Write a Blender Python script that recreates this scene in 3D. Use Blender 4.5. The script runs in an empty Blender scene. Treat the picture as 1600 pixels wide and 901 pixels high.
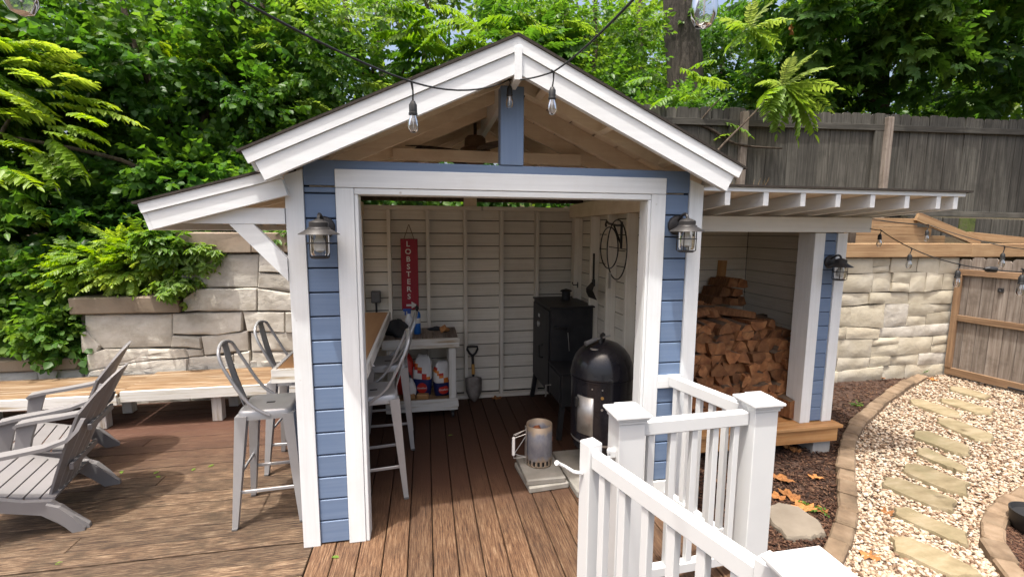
import bpy, bmesh, math, random
import numpy as np
from mathutils import Vector, Matrix, Euler

# ------------------------------------------------------------------ camera, sky, sun, exposure
scene = bpy.context.scene
COL = scene.collection
FPX = 720.34                       # focal length in pixels of the 1600 px wide photograph
CPOS = Vector((0.7513, -2.7530, 1.9001))
PITCH, ROLL, YAW = math.radians(7.079), math.radians(0.305), math.radians(10.645)
FWD = Vector((math.sin(YAW)*math.cos(PITCH), math.cos(YAW)*math.cos(PITCH), -math.sin(PITCH)))
_r = Vector((math.cos(YAW), -math.sin(YAW), 0)); _u = _r.cross(FWD)
RGT = _r*math.cos(ROLL) + _u*math.sin(ROLL); UPV = -_r*math.sin(ROLL) + _u*math.cos(ROLL)
cam = bpy.data.objects.new('camera', bpy.data.cameras.new('camera'))
COL.objects.link(cam)
cam.data.sensor_width = 36.0
cam.data.lens = 36.0*FPX/1600.0
cam.data.clip_start = 0.02; cam.data.clip_end = 3000
cam.matrix_world = Matrix(((RGT.x, UPV.x, -FWD.x, CPOS.x), (RGT.y, UPV.y, -FWD.y, CPOS.y), (RGT.z, UPV.z, -FWD.z, CPOS.z), (0, 0, 0, 1)))
scene.camera = cam

SUN_DIR = Vector((0.43, 0.43, -2.1)).normalized()      # direction the light travels, from the shadows on the deck
sun = bpy.data.objects.new('sun', bpy.data.lights.new('sun', 'SUN'))
COL.objects.link(sun)
sun.data.energy = 2.5; sun.data.angle = math.radians(1.0); sun.data.color = (1.0, 0.965, 0.91)
sun.rotation_euler = SUN_DIR.to_track_quat('-Z', 'Y').to_euler()
sun.location = (-3, -4, 12)
world = bpy.data.worlds.new('World'); scene.world = world; world.use_nodes = True
wn = world.node_tree.nodes; wl = world.node_tree.links
sky = wn.new('ShaderNodeTexSky'); sky.sky_type = 'NISHITA'; sky.sun_disc = False
sky.sun_elevation = math.asin(-SUN_DIR.z); sky.sun_rotation = math.atan2(-SUN_DIR.x, -SUN_DIR.y)
sky.air_density = 1.0; sky.dust_density = 9.0; sky.ozone_density = 0.5
wl.new(sky.outputs[0], wn['Background'].inputs[0]); wn['Background'].inputs[1].default_value = 0.15
vs = scene.view_settings
vs.view_transform = 'Standard'; vs.look = 'None'; vs.gamma = 1.0; vs.use_curve_mapping = False
vs.exposure = 1.12
scene.cycles.max_bounces = 8; scene.cycles.transparent_max_bounces = 12
scene.cycles.use_denoising = True

RND = random.Random(7)
NP = np.random.default_rng(11)

def ray(px, py):
    return FWD + RGT*((px-800)/FPX) + UPV*((450.5-py)/FPX)
def at(px, py, ax, val):                 # photo pixel -> point on an axis-aligned plane
    d = ray(px, py); i = 'XYZ'.index(ax)
    return CPOS + d*((val-CPOS[i])/d[i])

# ------------------------------------------------------------------ materials
MATS = {}
def lin(c): return tuple(c)+(1.0,) if len(c) == 3 else tuple(c)
def pmat(name, stops, scale=(3, 3, 3), detail=6, rough=0.6, bump=0.15, bscale=None, metal=0.0, rnd=0.12, spec=0.4,
         coords='Object', dirt=None, dirt_scale=2.0, dirt_amt=0.5, dist=0.002, ramp=(0.3, 0.7), nrough=0.6, emis=None, extra=None, coat=0.0, wear=None):
    m = bpy.data.materials.new(name); m.use_nodes = True; nt = m.node_tree; N = nt.nodes; L = nt.links
    b = N['Principled BSDF']; tc = N.new('ShaderNodeTexCoord'); mp = N.new('ShaderNodeMapping'); oi = N.new('ShaderNodeObjectInfo')
    mul = N.new('ShaderNodeVectorMath'); mul.operation = 'SCALE'; comb = N.new('ShaderNodeCombineXYZ')
    for k in range(3): L.new(oi.outputs['Random'], comb.inputs[k])
    L.new(comb.outputs[0], mul.inputs[0]); mul.inputs['Scale'].default_value = 37.0
    add = N.new('ShaderNodeVectorMath'); add.operation = 'ADD'
    L.new(tc.outputs[coords], add.inputs[0]); L.new(mul.outputs[0], add.inputs[1])
    L.new(add.outputs[0], mp.inputs['Vector']); mp.inputs['Scale'].default_value = scale
    nz = N.new('ShaderNodeTexNoise'); nz.inputs['Scale'].default_value = 1.0; nz.inputs['Detail'].default_value = detail; nz.inputs['Roughness'].default_value = nrough
    L.new(mp.outputs[0], nz.inputs['Vector'])
    cr = N.new('ShaderNodeValToRGB'); el = cr.color_ramp.elements
    n = len(stops)
    while len(el) < n: el.new(0.5)
    for i, c in enumerate(stops):
        el[i].position = ramp[0] + (ramp[1]-ramp[0])*i/max(1, n-1); el[i].color = lin(c)
    L.new(nz.outputs[0], cr.inputs[0])
    hs = N.new('ShaderNodeHueSaturation')
    mr = N.new('ShaderNodeMapRange'); mr.inputs['To Min'].default_value = 1-rnd; mr.inputs['To Max'].default_value = 1+rnd
    L.new(oi.outputs['Random'], mr.inputs['Value']); L.new(mr.outputs[0], hs.inputs['Value']); L.new(cr.outputs[0], hs.inputs['Color'])
    out = hs.outputs[0]
    if dirt:
        n2 = N.new('ShaderNodeTexNoise'); n2.inputs['Scale'].default_value = dirt_scale; n2.inputs['Detail'].default_value = 8; n2.inputs['Roughness'].default_value = 0.7
        L.new(add.outputs[0], n2.inputs['Vector'])
        r2 = N.new('ShaderNodeValToRGB'); r2.color_ramp.elements[0].position = 0.48; r2.color_ramp.elements[1].position = 0.72
        r2.color_ramp.elements[0].color = (0, 0, 0, 1); r2.color_ramp.elements[1].color = (dirt_amt,)*3+(1,)
        L.new(n2.outputs[0], r2.inputs[0])
        mx = N.new('ShaderNodeMixRGB'); mx.inputs[2].default_value = lin(dirt)
        L.new(r2.outputs[0], mx.inputs[0]); L.new(out, mx.inputs[1]); out = mx.outputs[0]
    if extra: out = extra(nt, out, add, tc, nz)
    L.new(out, b.inputs['Base Color'])
    b.inputs['Roughness'].default_value = rough; b.inputs['Metallic'].default_value = metal
    b.inputs['Specular IOR Level'].default_value = spec; b.inputs['Coat Weight'].default_value = coat
    if bump:
        bp = N.new('ShaderNodeBump'); bp.inputs['Strength'].default_value = bump; bp.inputs['Distance'].default_value = dist
        src = nz
        if bscale:
            src = N.new('ShaderNodeTexNoise'); src.inputs['Scale'].default_value = 1.0; src.inputs['Detail'].default_value = 8; src.inputs['Roughness'].default_value = 0.65
            m3 = N.new('ShaderNodeMapping'); m3.inputs['Scale'].default_value = bscale if isinstance(bscale, tuple) else (bscale,)*3
            L.new(add.outputs[0], m3.inputs['Vector']); L.new(m3.outputs[0], src.inputs['Vector'])
        L.new(src.outputs[0], bp.inputs['Height']); L.new(bp.outputs[0], b.inputs['Normal'])
    if emis:
        b.inputs['Emission Color'].default_value = lin(emis[0]); b.inputs['Emission Strength'].default_value = emis[1]
    MATS[name] = m
    return m
def grain(ax, across=60, along=3):
    return tuple(along if k == ax else across for k in range(3))

def knots(nt, out, add, tc, nz):           # small nail heads / knots in painted boards
    N, L = nt.nodes, nt.links
    v = N.new('ShaderNodeTexVoronoi'); v.inputs['Scale'].default_value = 5.0
    L.new(add.outputs[0], v.inputs['Vector'])
    r = N.new('ShaderNodeValToRGB'); r.color_ramp.elements[0].position = 0.02; r.color_ramp.elements[0].color = (0.55,)*3+(1,)
    r.color_ramp.elements[1].position = 0.05; r.color_ramp.elements[1].color = (0,)*3+(1,)
    L.new(v.outputs['Distance'], r.inputs[0])
    mx = N.new('ShaderNodeMixRGB'); mx.inputs[2].default_value = (0.30, 0.24, 0.17, 1)
    L.new(r.outputs[0], mx.inputs[0]); L.new(out, mx.inputs[1])
    return mx.outputs[0]
for ax, s in enumerate('xyz'):
    pmat('brown_rail_'+s, [(.13, .075, .04), (.22, .135, .075), (.29, .19, .11)], grain(ax, 30, 1.5), rough=.7, bump=.4, rnd=.12, dist=.002, dirt=(.1, .06, .035), dirt_scale=3, dirt_amt=.5)
    pmat('white_paint_'+s, [(.68, .705, .71), (.765, .79, .795)], grain(ax, 45, 2), rough=.5, bump=.25, rnd=.035, dirt=(.46, .40, .31), dirt_scale=2.2, dirt_amt=.16, extra=knots, dist=.0015)
    pmat('cream_paint_'+s, [(.62, .585, .505), (.73, .695, .615)], grain(ax, 45, 2), rough=.6, bump=.3, rnd=.05, dirt=(.42, .33, .22), dirt_scale=3.0, dirt_amt=.24, extra=knots, dist=.0015)
    pmat('raw_white_'+s, [(.72, .61, .47), (.81, .71, .57)], grain(ax, 45, 2), rough=.65, bump=.3, rnd=.07, dirt=(.45, .31, .18), dirt_scale=3.0, dirt_amt=.4, dist=.0015)
    pmat('blue_paint_'+s, [(.125, .185, .295), (.155, .22, .335)], grain(ax, 55, 2), rough=.5, bump=.3, rnd=.06, dirt=(.2, .24, .3), dirt_scale=3.0, dirt_amt=.25, dist=.0015)
    pmat('worn_white_'+s, [(.30, .22, .13), (.48, .43, .34), (.60, .59, .54), (.66, .655, .62)], grain(ax, 34, 2.2), rough=.7, bump=.4, rnd=.05, ramp=(.28, .52), dist=.003)
    pmat('worn_seat_'+s, [(.085, .045, .02), (.15, .088, .042), (.215, .145, .08), (.32, .275, .215)], grain(ax, 34, 2.0), rough=.75, bump=.5, rnd=.1, ramp=(.32, .68), dist=.003)
    pmat('grey_wood_'+s, [(.03, .029, .023), (.068, .064, .053), (.11, .104, .088)], grain(ax, 38, 1.6), rough=.8, bump=.5, rnd=.3, dist=.003, dirt=(.03, .028, .022), dirt_scale=4, dirt_amt=.6)
    pmat('gate_wood_'+s, [(.12, .095, .075), (.21, .175, .145), (.29, .255, .22)], grain(ax, 38, 1.6), rough=.8, bump=.5, rnd=.2, dist=.003, dirt=(.08, .06, .045), dirt_scale=5, dirt_amt=.6)
    pmat('cedar_'+s, [(.19, .11, .055), (.29, .185, .095), (.36, .245, .135)], grain(ax, 30, 1.5), rough=.6, bump=.35, rnd=.14, dist=.002, dirt=(.18, .09, .04), dirt_scale=3, dirt_amt=.4)
    pmat('new_pine_'+s, [(.33, .15, .05), (.43, .23, .09), (.5, .3, .14)], grain(ax, 24, 1.2), rough=.6, bump=.3, rnd=.1, dist=.002, dirt=(.2, .1, .045), dirt_scale=3, dirt_amt=.4)
    pmat('plywood_'+s, [(.36, .19, .085), (.43, .24, .115)], grain(ax, 12, 1.5), rough=.5, bump=.1, rnd=.05)
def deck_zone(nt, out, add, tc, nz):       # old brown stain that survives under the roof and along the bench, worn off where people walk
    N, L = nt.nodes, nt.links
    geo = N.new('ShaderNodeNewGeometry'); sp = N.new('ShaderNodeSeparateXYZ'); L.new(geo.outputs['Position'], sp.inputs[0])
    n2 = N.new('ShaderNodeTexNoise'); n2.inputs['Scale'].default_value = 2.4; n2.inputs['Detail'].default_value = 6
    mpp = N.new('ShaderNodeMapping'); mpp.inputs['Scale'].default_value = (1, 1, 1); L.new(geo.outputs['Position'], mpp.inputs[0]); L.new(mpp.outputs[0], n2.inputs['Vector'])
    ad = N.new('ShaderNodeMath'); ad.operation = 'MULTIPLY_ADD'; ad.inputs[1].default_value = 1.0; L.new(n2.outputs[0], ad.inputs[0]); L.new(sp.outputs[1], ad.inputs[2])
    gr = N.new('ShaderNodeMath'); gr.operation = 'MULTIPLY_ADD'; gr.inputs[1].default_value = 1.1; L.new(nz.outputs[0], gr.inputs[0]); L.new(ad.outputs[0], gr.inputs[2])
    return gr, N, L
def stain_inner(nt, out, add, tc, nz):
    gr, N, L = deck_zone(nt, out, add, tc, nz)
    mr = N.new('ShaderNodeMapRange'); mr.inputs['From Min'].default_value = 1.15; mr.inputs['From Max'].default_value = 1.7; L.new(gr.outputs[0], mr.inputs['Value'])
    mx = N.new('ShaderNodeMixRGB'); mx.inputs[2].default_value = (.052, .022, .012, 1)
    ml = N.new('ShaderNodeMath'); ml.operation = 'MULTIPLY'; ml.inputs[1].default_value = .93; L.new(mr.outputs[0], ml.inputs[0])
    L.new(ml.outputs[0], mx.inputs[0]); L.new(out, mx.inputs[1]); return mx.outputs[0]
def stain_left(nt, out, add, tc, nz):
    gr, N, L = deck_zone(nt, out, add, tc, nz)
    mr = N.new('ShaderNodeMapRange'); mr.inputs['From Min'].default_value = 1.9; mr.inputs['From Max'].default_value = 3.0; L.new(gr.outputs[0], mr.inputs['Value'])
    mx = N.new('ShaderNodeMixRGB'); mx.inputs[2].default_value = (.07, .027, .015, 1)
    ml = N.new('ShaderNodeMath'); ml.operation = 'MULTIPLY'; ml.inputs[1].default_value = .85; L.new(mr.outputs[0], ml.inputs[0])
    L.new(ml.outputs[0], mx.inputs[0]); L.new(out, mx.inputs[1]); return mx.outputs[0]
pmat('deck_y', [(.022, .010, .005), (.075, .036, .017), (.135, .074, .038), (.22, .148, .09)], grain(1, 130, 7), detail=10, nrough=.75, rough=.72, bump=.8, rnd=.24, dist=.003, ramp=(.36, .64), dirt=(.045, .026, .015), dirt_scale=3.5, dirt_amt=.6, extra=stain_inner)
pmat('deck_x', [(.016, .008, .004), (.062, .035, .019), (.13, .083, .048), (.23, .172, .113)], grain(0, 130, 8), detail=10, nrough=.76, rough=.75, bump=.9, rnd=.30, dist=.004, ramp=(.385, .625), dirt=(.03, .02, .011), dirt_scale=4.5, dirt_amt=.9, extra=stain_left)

pmat('vinyl', [(.60, .615, .615), (.64, .655, .655)], (4, 4, 4), rough=.32, bump=0, rnd=.015, spec=.5, dirt=(.62, .6, .55), dirt_scale=4, dirt_amt=.12)
pmat('shingle', [(.022, .018, .015), (.05, .04, .032)], (60, 60, 60), rough=.9, bump=.5)
pmat('steel_paint', [(.36, .365, .375), (.42, .425, .435)], (8, 8, 8), rough=.36, bump=.05, metal=.35, rnd=.06, spec=.5, dirt=(.2, .19, .17), dirt_scale=8, dirt_amt=.3)
pmat('plastic_taupe', [(.185, .178, .18), (.21, .203, .205)], (5, 5, 5), rough=.5, bump=.08, bscale=300, rnd=.03, spec=.4, dirt=(.16, .15, .14), dirt_scale=5, dirt_amt=.35)
pmat('black_iron', [(.010, .011, .013), (.02, .021, .024)], (10, 10, 10), rough=.5, bump=.08, bscale=120, rnd=.05, spec=.4, dirt=(.05, .04, .035), dirt_scale=5, dirt_amt=.35)
pmat('black_enamel', [(.008, .008, .011), (.013, .013, .018)], (8, 8, 8), rough=.22, bump=.02, rnd=.02, spec=.4, coat=.15, dirt=(.05, .045, .04), dirt_scale=7, dirt_amt=.3)
pmat('aluminium', [(.45, .44, .42), (.6, .59, .57)], (12, 12, 12), rough=.4, bump=.1, metal=.8, dirt=(.2, .16, .12), dirt_scale=9, dirt_amt=.5)
def rust_zone(nt, out, add, tc, nz):       # burnt tan band at the top and the base of the charcoal starter
    N, L = nt.nodes, nt.links
    sp = N.new('ShaderNodeSeparateXYZ'); L.new(tc.outputs['Object'], sp.inputs[0])
    ad = N.new('ShaderNodeMath'); ad.operation = 'MULTIPLY_ADD'; ad.inputs[1].default_value = .16; L.new(nz.outputs[0], ad.inputs[0]); L.new(sp.outputs[2], ad.inputs[2])
    cr = N.new('ShaderNodeValToRGB'); e = cr.color_ramp.elements
    e[0].position = .13; e[0].color = (1, 1, 1, 1); e[1].position = .16; e[1].color = (0, 0, 0, 1)
    a = e.new(.33); a.color = (0, 0, 0, 1); c = e.new(.37); c.color = (1, 1, 1, 1)
    L.new(ad.outputs[0], cr.inputs[0])
    mx = N.new('ShaderNodeMixRGB'); mx.inputs[2].default_value = (.30, .235, .17, 1)
    L.new(cr.outputs[0], mx.inputs[0]); L.new(out, mx.inputs[1]); return mx.outputs[0]
pmat('burnt_steel', [(.12, .125, .15), (.20, .20, .225), (.27, .26, .26)], (14, 14, 9), rough=.5, bump=.15, metal=.35, rnd=.02, extra=rust_zone)
pmat('rust', [(.14, .035, .012), (.30, .11, .05)], (30, 30, 30), rough=.9, bump=.5)
pmat('limestone', [(.35, .325, .275), (.48, .455, .40), (.56, .54, .49)], (3.2, 3.2, 5), detail=9, rough=.9, bump=.75, bscale=9, rnd=.10, dist=.02, dirt=(.25, .21, .15), dirt_scale=3.2, dirt_amt=.45)
pmat('warm_limestone', [(.38, .34, .255), (.47, .43, .335), (.53, .495, .41)], (2.4, 2.4, 3.2), detail=9, rough=.9, bump=.7, bscale=8, rnd=.14, dist=.02, dirt=(.34, .29, .21), dirt_scale=2.5, dirt_amt=.4)
pmat('cap_stone', [(.15, .115, .08), (.24, .19, .14), (.31, .26, .20)], (3, 3, 3), detail=9, rough=.9, bump=.6, bscale=30, rnd=.1, dist=.005, dirt=(.13, .10, .07), dirt_scale=3, dirt_amt=.6)
pmat('gap_shade', [(.006, .006, .006), (.012, .012, .012)], (9, 9, 9), rough=.9, bump=0)  # near-black backing colour standing in for the shade in gaps between boards
pmat('bronze', [(.13, .085, .055), (.19, .13, .085)], (9, 9, 9), rough=.5, bump=0)
pmat('dark_joint', [(.09, .075, .06), (.16, .135, .11)], (6, 6, 6), rough=1, bump=.5)
pmat('paver_grey', [(.21, .20, .175), (.30, .285, .255)], (9, 9, 9), rough=.9, bump=.4, bscale=80, rnd=.08, dirt=(.22, .19, .15), dirt_scale=4, dirt_amt=.4)
pmat('edging_brick', [(.10, .068, .042), (.165, .115, .072), (.225, .165, .11)], (7, 7, 7), rough=.9, bump=.5, bscale=60, rnd=.16, dist=.004, dirt=(.14, .11, .07), dirt_scale=4, dirt_amt=.5)
pmat('flagstone', [(.14, .11, .06), (.21, .17, .10), (.27, .225, .15)], (4, 9, 6), rough=.85, bump=.5, bscale=25, rnd=.15, dist=.004, dirt=(.13, .12, .06), dirt_scale=4, dirt_amt=.6)
pmat('grey_flag', [(.15, .125, .095), (.215, .185, .145)], (5, 5, 5), rough=.85, bump=.4, bscale=40, rnd=.1, dist=.003)
pmat('soil', [(.022, .012, .008), (.055, .03, .02), (.085, .05, .033)], (9, 9, 9), detail=9, rough=1, bump=1, bscale=40, coords='Object', rnd=0, dist=.02)
pmat('leaf_litter', [(.02, .016, .009), (.05, .035, .018), (.04, .05, .018)], (4, 4, 4), detail=9, rough=1, bump=1, bscale=20, rnd=0, dist=.03)
pmat('concrete', [(.30, .295, .28), (.38, .375, .36)], (8, 8, 8), rough=.95, bump=.5, bscale=50)
pmat('gravel_bed', [(.12, .08, .05), (.3, .25, .19), (.45, .4, .33)], (40, 40, 40), rough=1, bump=1, bscale=60, rnd=0, dist=.01)
pmat('black_rubber', [(.012, .012, .012), (.02, .02, .02)], (10, 10, 10), rough=.55, bump=0)
pmat('lantern_black', [(.028, .026, .026), (.045, .042, .04)], (10, 10, 10), rough=.5, bump=.05, bscale=100, metal=.2)
pmat('frosted_white', [(.78, .77, .74), (.8, .79, .76)], (5, 5, 5), rough=.5, bump=0)
pmat('brass', [(.5, .32, .1), (.6, .4, .15)], (5, 5, 5), rough=.35, metal=.9, bump=0)
pmat('sign_red', [(.23, .008, .022), (.28, .012, .03)], (20, 20, 3), rough=.5, bump=.1)
pmat('sign_white', [(.62, .60, .56), (.7, .68, .64)], (20, 20, 20), rough=.6, bump=0)
pmat('rope', [(.14, .09, .05), (.22, .15, .09)], (90, 90, 90), rough=.9, bump=.4)
pmat('propane_blue', [(.01, .10, .40), (.015, .13, .46)], (5, 5, 5), rough=.3, bump=0)
pmat('label_white', [(.6, .6, .58), (.68, .68, .66)], (9, 9, 9), rough=.5, bump=0)
pmat('bag_white', [(.62, .61, .59), (.7, .69, .67)], (9, 9, 9), rough=.35, bump=.6, bscale=14, dist=.02)
pmat('bag_blue', [(.01, .018, .09), (.018, .03, .13)], (9, 9, 9), rough=.35, bump=.5, bscale=14, dist=.02)
pmat('bag_red', [(.45, .02, .015), (.5, .035, .02)], (9, 9, 9), rough=.35, bump=.5, bscale=14, dist=.02)
pmat('bag_orange', [(.62, .17, .02), (.7, .24, .03)], (9, 9, 9), rough=.35, bump=.5, bscale=14, dist=.02)
pmat('dark_cloth', [(.03, .032, .036), (.055, .058, .062)], (12, 12, 12), rough=.9, bump=.6, bscale=60)
pmat('bottle_plastic', [(.55, .56, .56), (.62, .63, .63)], (5, 5, 5), rough=.25, bump=0)
pmat('trigger_blue', [(.02, .06, .25), (.03, .09, .32)], (5, 5, 5), rough=.35, bump=0)
pmat('glove_tan', [(.42, .18, .06), (.52, .26, .1)], (20, 20, 20), rough=.8, bump=.3)
pmat('handle_yellow', [(.5, .26, .06), (.56, .32, .09)], (9, 9, 30), rough=.5, bump=.1)
pmat('shovel_steel', [(.13, .11, .095), (.24, .22, .2)], (14, 14, 14), rough=.55, metal=.5, bump=.2)
pmat('grey_plastic', [(.10, .10, .10), (.13, .13, .13)], (9, 9, 9), rough=.5, bump=0)
pmat('bark_dark', [(.028, .02, .014), (.065, .048, .034), (.1, .08, .06)], (22, 22, 5), detail=8, rough=.95, bump=1, bscale=(26, 26, 6), rnd=.2, dist=.02)
pmat('bark_grey', [(.022, .019, .015), (.06, .051, .042), (.095, .08, .066)], (16, 16, 3.5), detail=8, rough=.95, bump=1, bscale=(20, 20, 4), rnd=.1, dist=.04)
pmat('log_bark', [(.05, .032, .02), (.11, .072, .046), (.16, .11, .075)], (18, 4, 18), rough=.95, bump=.8, bscale=30, rnd=.25, dist=.006)
pmat('log_end', [(.11, .04, .016), (.23, .098, .038), (.33, .165, .07)], (9, 40, 9), detail=8, rough=.9, bump=.6, bscale=45, rnd=.38, dist=.004, dirt=(.09, .05, .028), dirt_scale=9, dirt_amt=.5)
pmat('dry_leaf', [(.22, .085, .022), (.36, .16, .05)], (12, 12, 12), rough=.8, bump=.2, rnd=.3)
pmat('mulch', [(.035, .016, .009), (.085, .038, .02), (.15, .075, .04)], (3, 3, 3), rough=1, bump=0, rnd=0)
pmat('dry_grass', [(.32, .2, .08), (.42, .29, .14)], (9, 9, 9), rough=.9, bump=0)
pmat('moss', [(.03, .045, .012), (.075, .1, .022), (.09, .08, .05)], (7, 7, 7), rough=1, bump=.8, bscale=30, dist=.01)

def glass_mat():
    m = bpy.data.materials.new('clear_glass'); m.use_nodes = True; N = m.node_tree.nodes; L = m.node_tree.links
    b = N['Principled BSDF']; b.inputs['Base Color'].default_value = (1, 1, 1, 1); b.inputs['Roughness'].default_value = .02
    tr = N.new('ShaderNodeBsdfTransparent'); gl = N.new('ShaderNodeBsdfGlossy'); gl.inputs['Roughness'].default_value = .03
    fr = N.new('ShaderNodeFresnel'); fr.inputs[0].default_value = 1.5; mx = N.new('ShaderNodeMixShader')
    nz = N.new('ShaderNodeTexNoise'); nz.inputs['Scale'].default_value = 40
    ad = N.new('ShaderNodeMath'); ad.operation = 'ADD'; ad.inputs[1].default_value = .07
    L.new(fr.outputs[0], ad.inputs[0]); L.new(ad.outputs[0], mx.inputs[0]); L.new(tr.outputs[0], mx.inputs[1]); L.new(gl.outputs[0], mx.inputs[2])
    tr.inputs[0].default_value = (.93, .94, .94, 1)
    L.new(mx.outputs[0], N['Material Output'].inputs[0]); MATS['clear_glass'] = m
glass_mat()

def leaf_mat(name, stops, trans=.38, rough=.42, tstops=None):
    m = bpy.data.materials.new(name); m.use_nodes = True; N = m.node_tree.nodes; L = m.node_tree.links
    b = N['Principled BSDF']; at_ = N.new('ShaderNodeAttribute'); at_.attribute_name = 'tint'
    cr = N.new('ShaderNodeValToRGB'); el = cr.color_ramp.elements
    while len(el) < len(stops): el.new(.5)
    for i, c in enumerate(stops): el[i].position = i/(len(stops)-1); el[i].color = lin(c)
    L.new(at_.outputs['Fac'], cr.inputs[0]); L.new(cr.outputs[0], b.inputs['Base Color'])
    b.inputs['Roughness'].default_value = rough; b.inputs['Specular IOR Level'].default_value = .35
    t = N.new('ShaderNodeBsdfTranslucent'); hs = N.new('ShaderNodeHueSaturation'); hs.inputs['Hue'].default_value = .485; hs.inputs['Saturation'].default_value = 1.15; hs.inputs['Value'].default_value = 1.5
    L.new(cr.outputs[0], hs.inputs['Color']); L.new(hs.outputs[0], t.inputs[0])
    mx = N.new('ShaderNodeMixShader'); mx.inputs[0].default_value = trans
    L.new(b.outputs[0], mx.inputs[1]); L.new(t.outputs[0], mx.inputs[2]); L.new(mx.outputs[0], N['Material Output'].inputs[0])
    MATS[name] = m
leaf_mat('leaf_green', [(.03, .085, .018), (.06, .15, .026), (.10, .205, .036), (.155, .25, .048)], trans=.5)
leaf_mat('leaf_bright', [(.07, .165, .027), (.12, .235, .034), (.19, .30, .055), (.26, .33, .105)], trans=.48)
leaf_mat('leaf_lime', [(.10, .20, .025), (.16, .28, .035), (.23, .35, .05), (.30, .40, .08)], trans=.5)
leaf_mat('leaf_dark', [(.022, .066, .015), (.045, .118, .023), (.08, .175, .032), (.13, .225, .042)], trans=.55)
leaf_mat('leaf_far', [(.04, .095, .02), (.085, .165, .028), (.13, .215, .04), (.18, .25, .065)], trans=.5)

# ------------------------------------------------------------------ object helpers
def link(o, parent=None):
    COL.objects.link(o)
    if parent is not None: o.parent = parent
    return o
def thing(name, label, cat, loc=(0, 0, 0), rz=0, group=None):
    o = bpy.data.objects.new(name, None); o.empty_display_size = .1; link(o)
    o.location = loc; o.rotation_euler = (0, 0, rz); o['label'] = label; o['category'] = cat
    if group: o['group'] = group
    return o
def tag(o, label, cat, group=None):
    o['label'] = label; o['category'] = cat
    if group: o['group'] = group
    return o
def struct(o): o['kind'] = 'structure'; return o
def stuff(o, label=None, cat=None):
    o['kind'] = 'stuff'
    if label: o['label'] = label
    if cat: o['category'] = cat
    return o
def me(name, V, F, mat=None, smooth=False):
    m = bpy.data.meshes.new(name); m.from_pydata([tuple(v) for v in V], [], F)
    if mat: m.materials.append(MATS[mat])
    if smooth:
        for p in m.polygons: p.use_smooth = True
    return m
def ob(name, mesh, parent=None, loc=(0, 0, 0), rot=(0, 0, 0)):
    o = bpy.data.objects.new(name, mesh); link(o, parent); o.location = loc; o.rotation_euler = rot
    return o
def chamfer(sx, sy, sz, b):
    h = (sx/2, sy/2, sz/2); b = min(b, min(h)*.6); V = []; idx = {}
    for s in [(a, c, d) for a in (-1, 1) for c in (-1, 1) for d in (-1, 1)]:
        for k in range(3):
            v = [s[i]*(h[i] - (0 if i == k else b)) for i in range(3)]
            idx[s+(k,)] = len(V); V.append(v)
    F = []
    def face(ids):
        c = [sum(V[i][k] for i in ids)/len(ids) for k in range(3)]
        a, bb, d = (Vector(V[ids[0]]), Vector(V[ids[1]]), Vector(V[ids[2]]))
        n = (bb-a).cross(d-bb)
        F.append(ids if n.dot(Vector(c)) > 0 else ids[::-1])
    for k in range(3):
        o = [i for i in range(3) if i != k]
        for s in (-1, 1):
            q = []
            for a, c in ((-1, -1), (1, -1), (1, 1), (-1, 1)):
                t = [0, 0, 0]; t[k] = s; t[o[0]] = a; t[o[1]] = c; q.append(idx[tuple(t)+(k,)])
            face(q)
        for a in (-1, 1):
            for c in (-1, 1):
                t0 = [0]*3; t1 = [0]*3; t0[k] = -1; t1[k] = 1
                t0[o[0]] = t1[o[0]] = a; t0[o[1]] = t1[o[1]] = c
                face([idx[tuple(t0)+(o[0],)], idx[tuple(t1)+(o[0],)], idx[tuple(t1)+(o[1],)], idx[tuple(t0)+(o[1],)]])
    for a in (-1, 1):
        for c in (-1, 1):
            for d in (-1, 1): face([idx[(a, c, d, 0)], idx[(a, c, d, 1)], idx[(a, c, d, 2)]])
    return V, F
BOXC = {}
def boxmesh(sx, sy, sz, mat, b=.003):
    k = (round(sx, 4), round(sy, 4), round(sz, 4), mat, b)
    if k not in BOXC:
        V, F = chamfer(sx, sy, sz, b); BOXC[k] = me('block', V, F, mat)
    return BOXC[k]
def box(name, x0, x1, y0, y1, z0, z1, mat, parent=None, b=.003, rot=(0, 0, 0), auto=True):
    sx, sy, sz = x1-x0, y1-y0, z1-z0
    if auto and mat[-2:] == '_?': mat = mat[:-1] + 'xyz'[max(range(3), key=lambda i: (sx, sy, sz)[i])]
    return ob(name, boxmesh(sx, sy, sz, mat, b), parent, ((x0+x1)/2, (y0+y1)/2, (z0+z1)/2), rot)
def beam(name, p0, p1, w, h, mat, parent=None, up=(0, 0, 1), b=.003):
    """board from p0 to p1; w across, h along up (its grain runs along local x)"""
    p0, p1 = Vector(p0), Vector(p1); d = p1-p0; L = d.length; x = d/L
    u = Vector(up); y = u.cross(x).normalized(); z = x.cross(y)
    if mat[-2:] == '_?': mat = mat[:-1]+'x'
    o = ob(name, boxmesh(L, w, h, mat, b), parent)
    o.matrix_local = Matrix(((x.x, y.x, z.x, (p0.x+p1.x)/2), (x.y, y.y, z.y, (p0.y+p1.y)/2), (x.z, y.z, z.z, (p0.z+p1.z)/2), (0, 0, 0, 1)))
    return o
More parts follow.
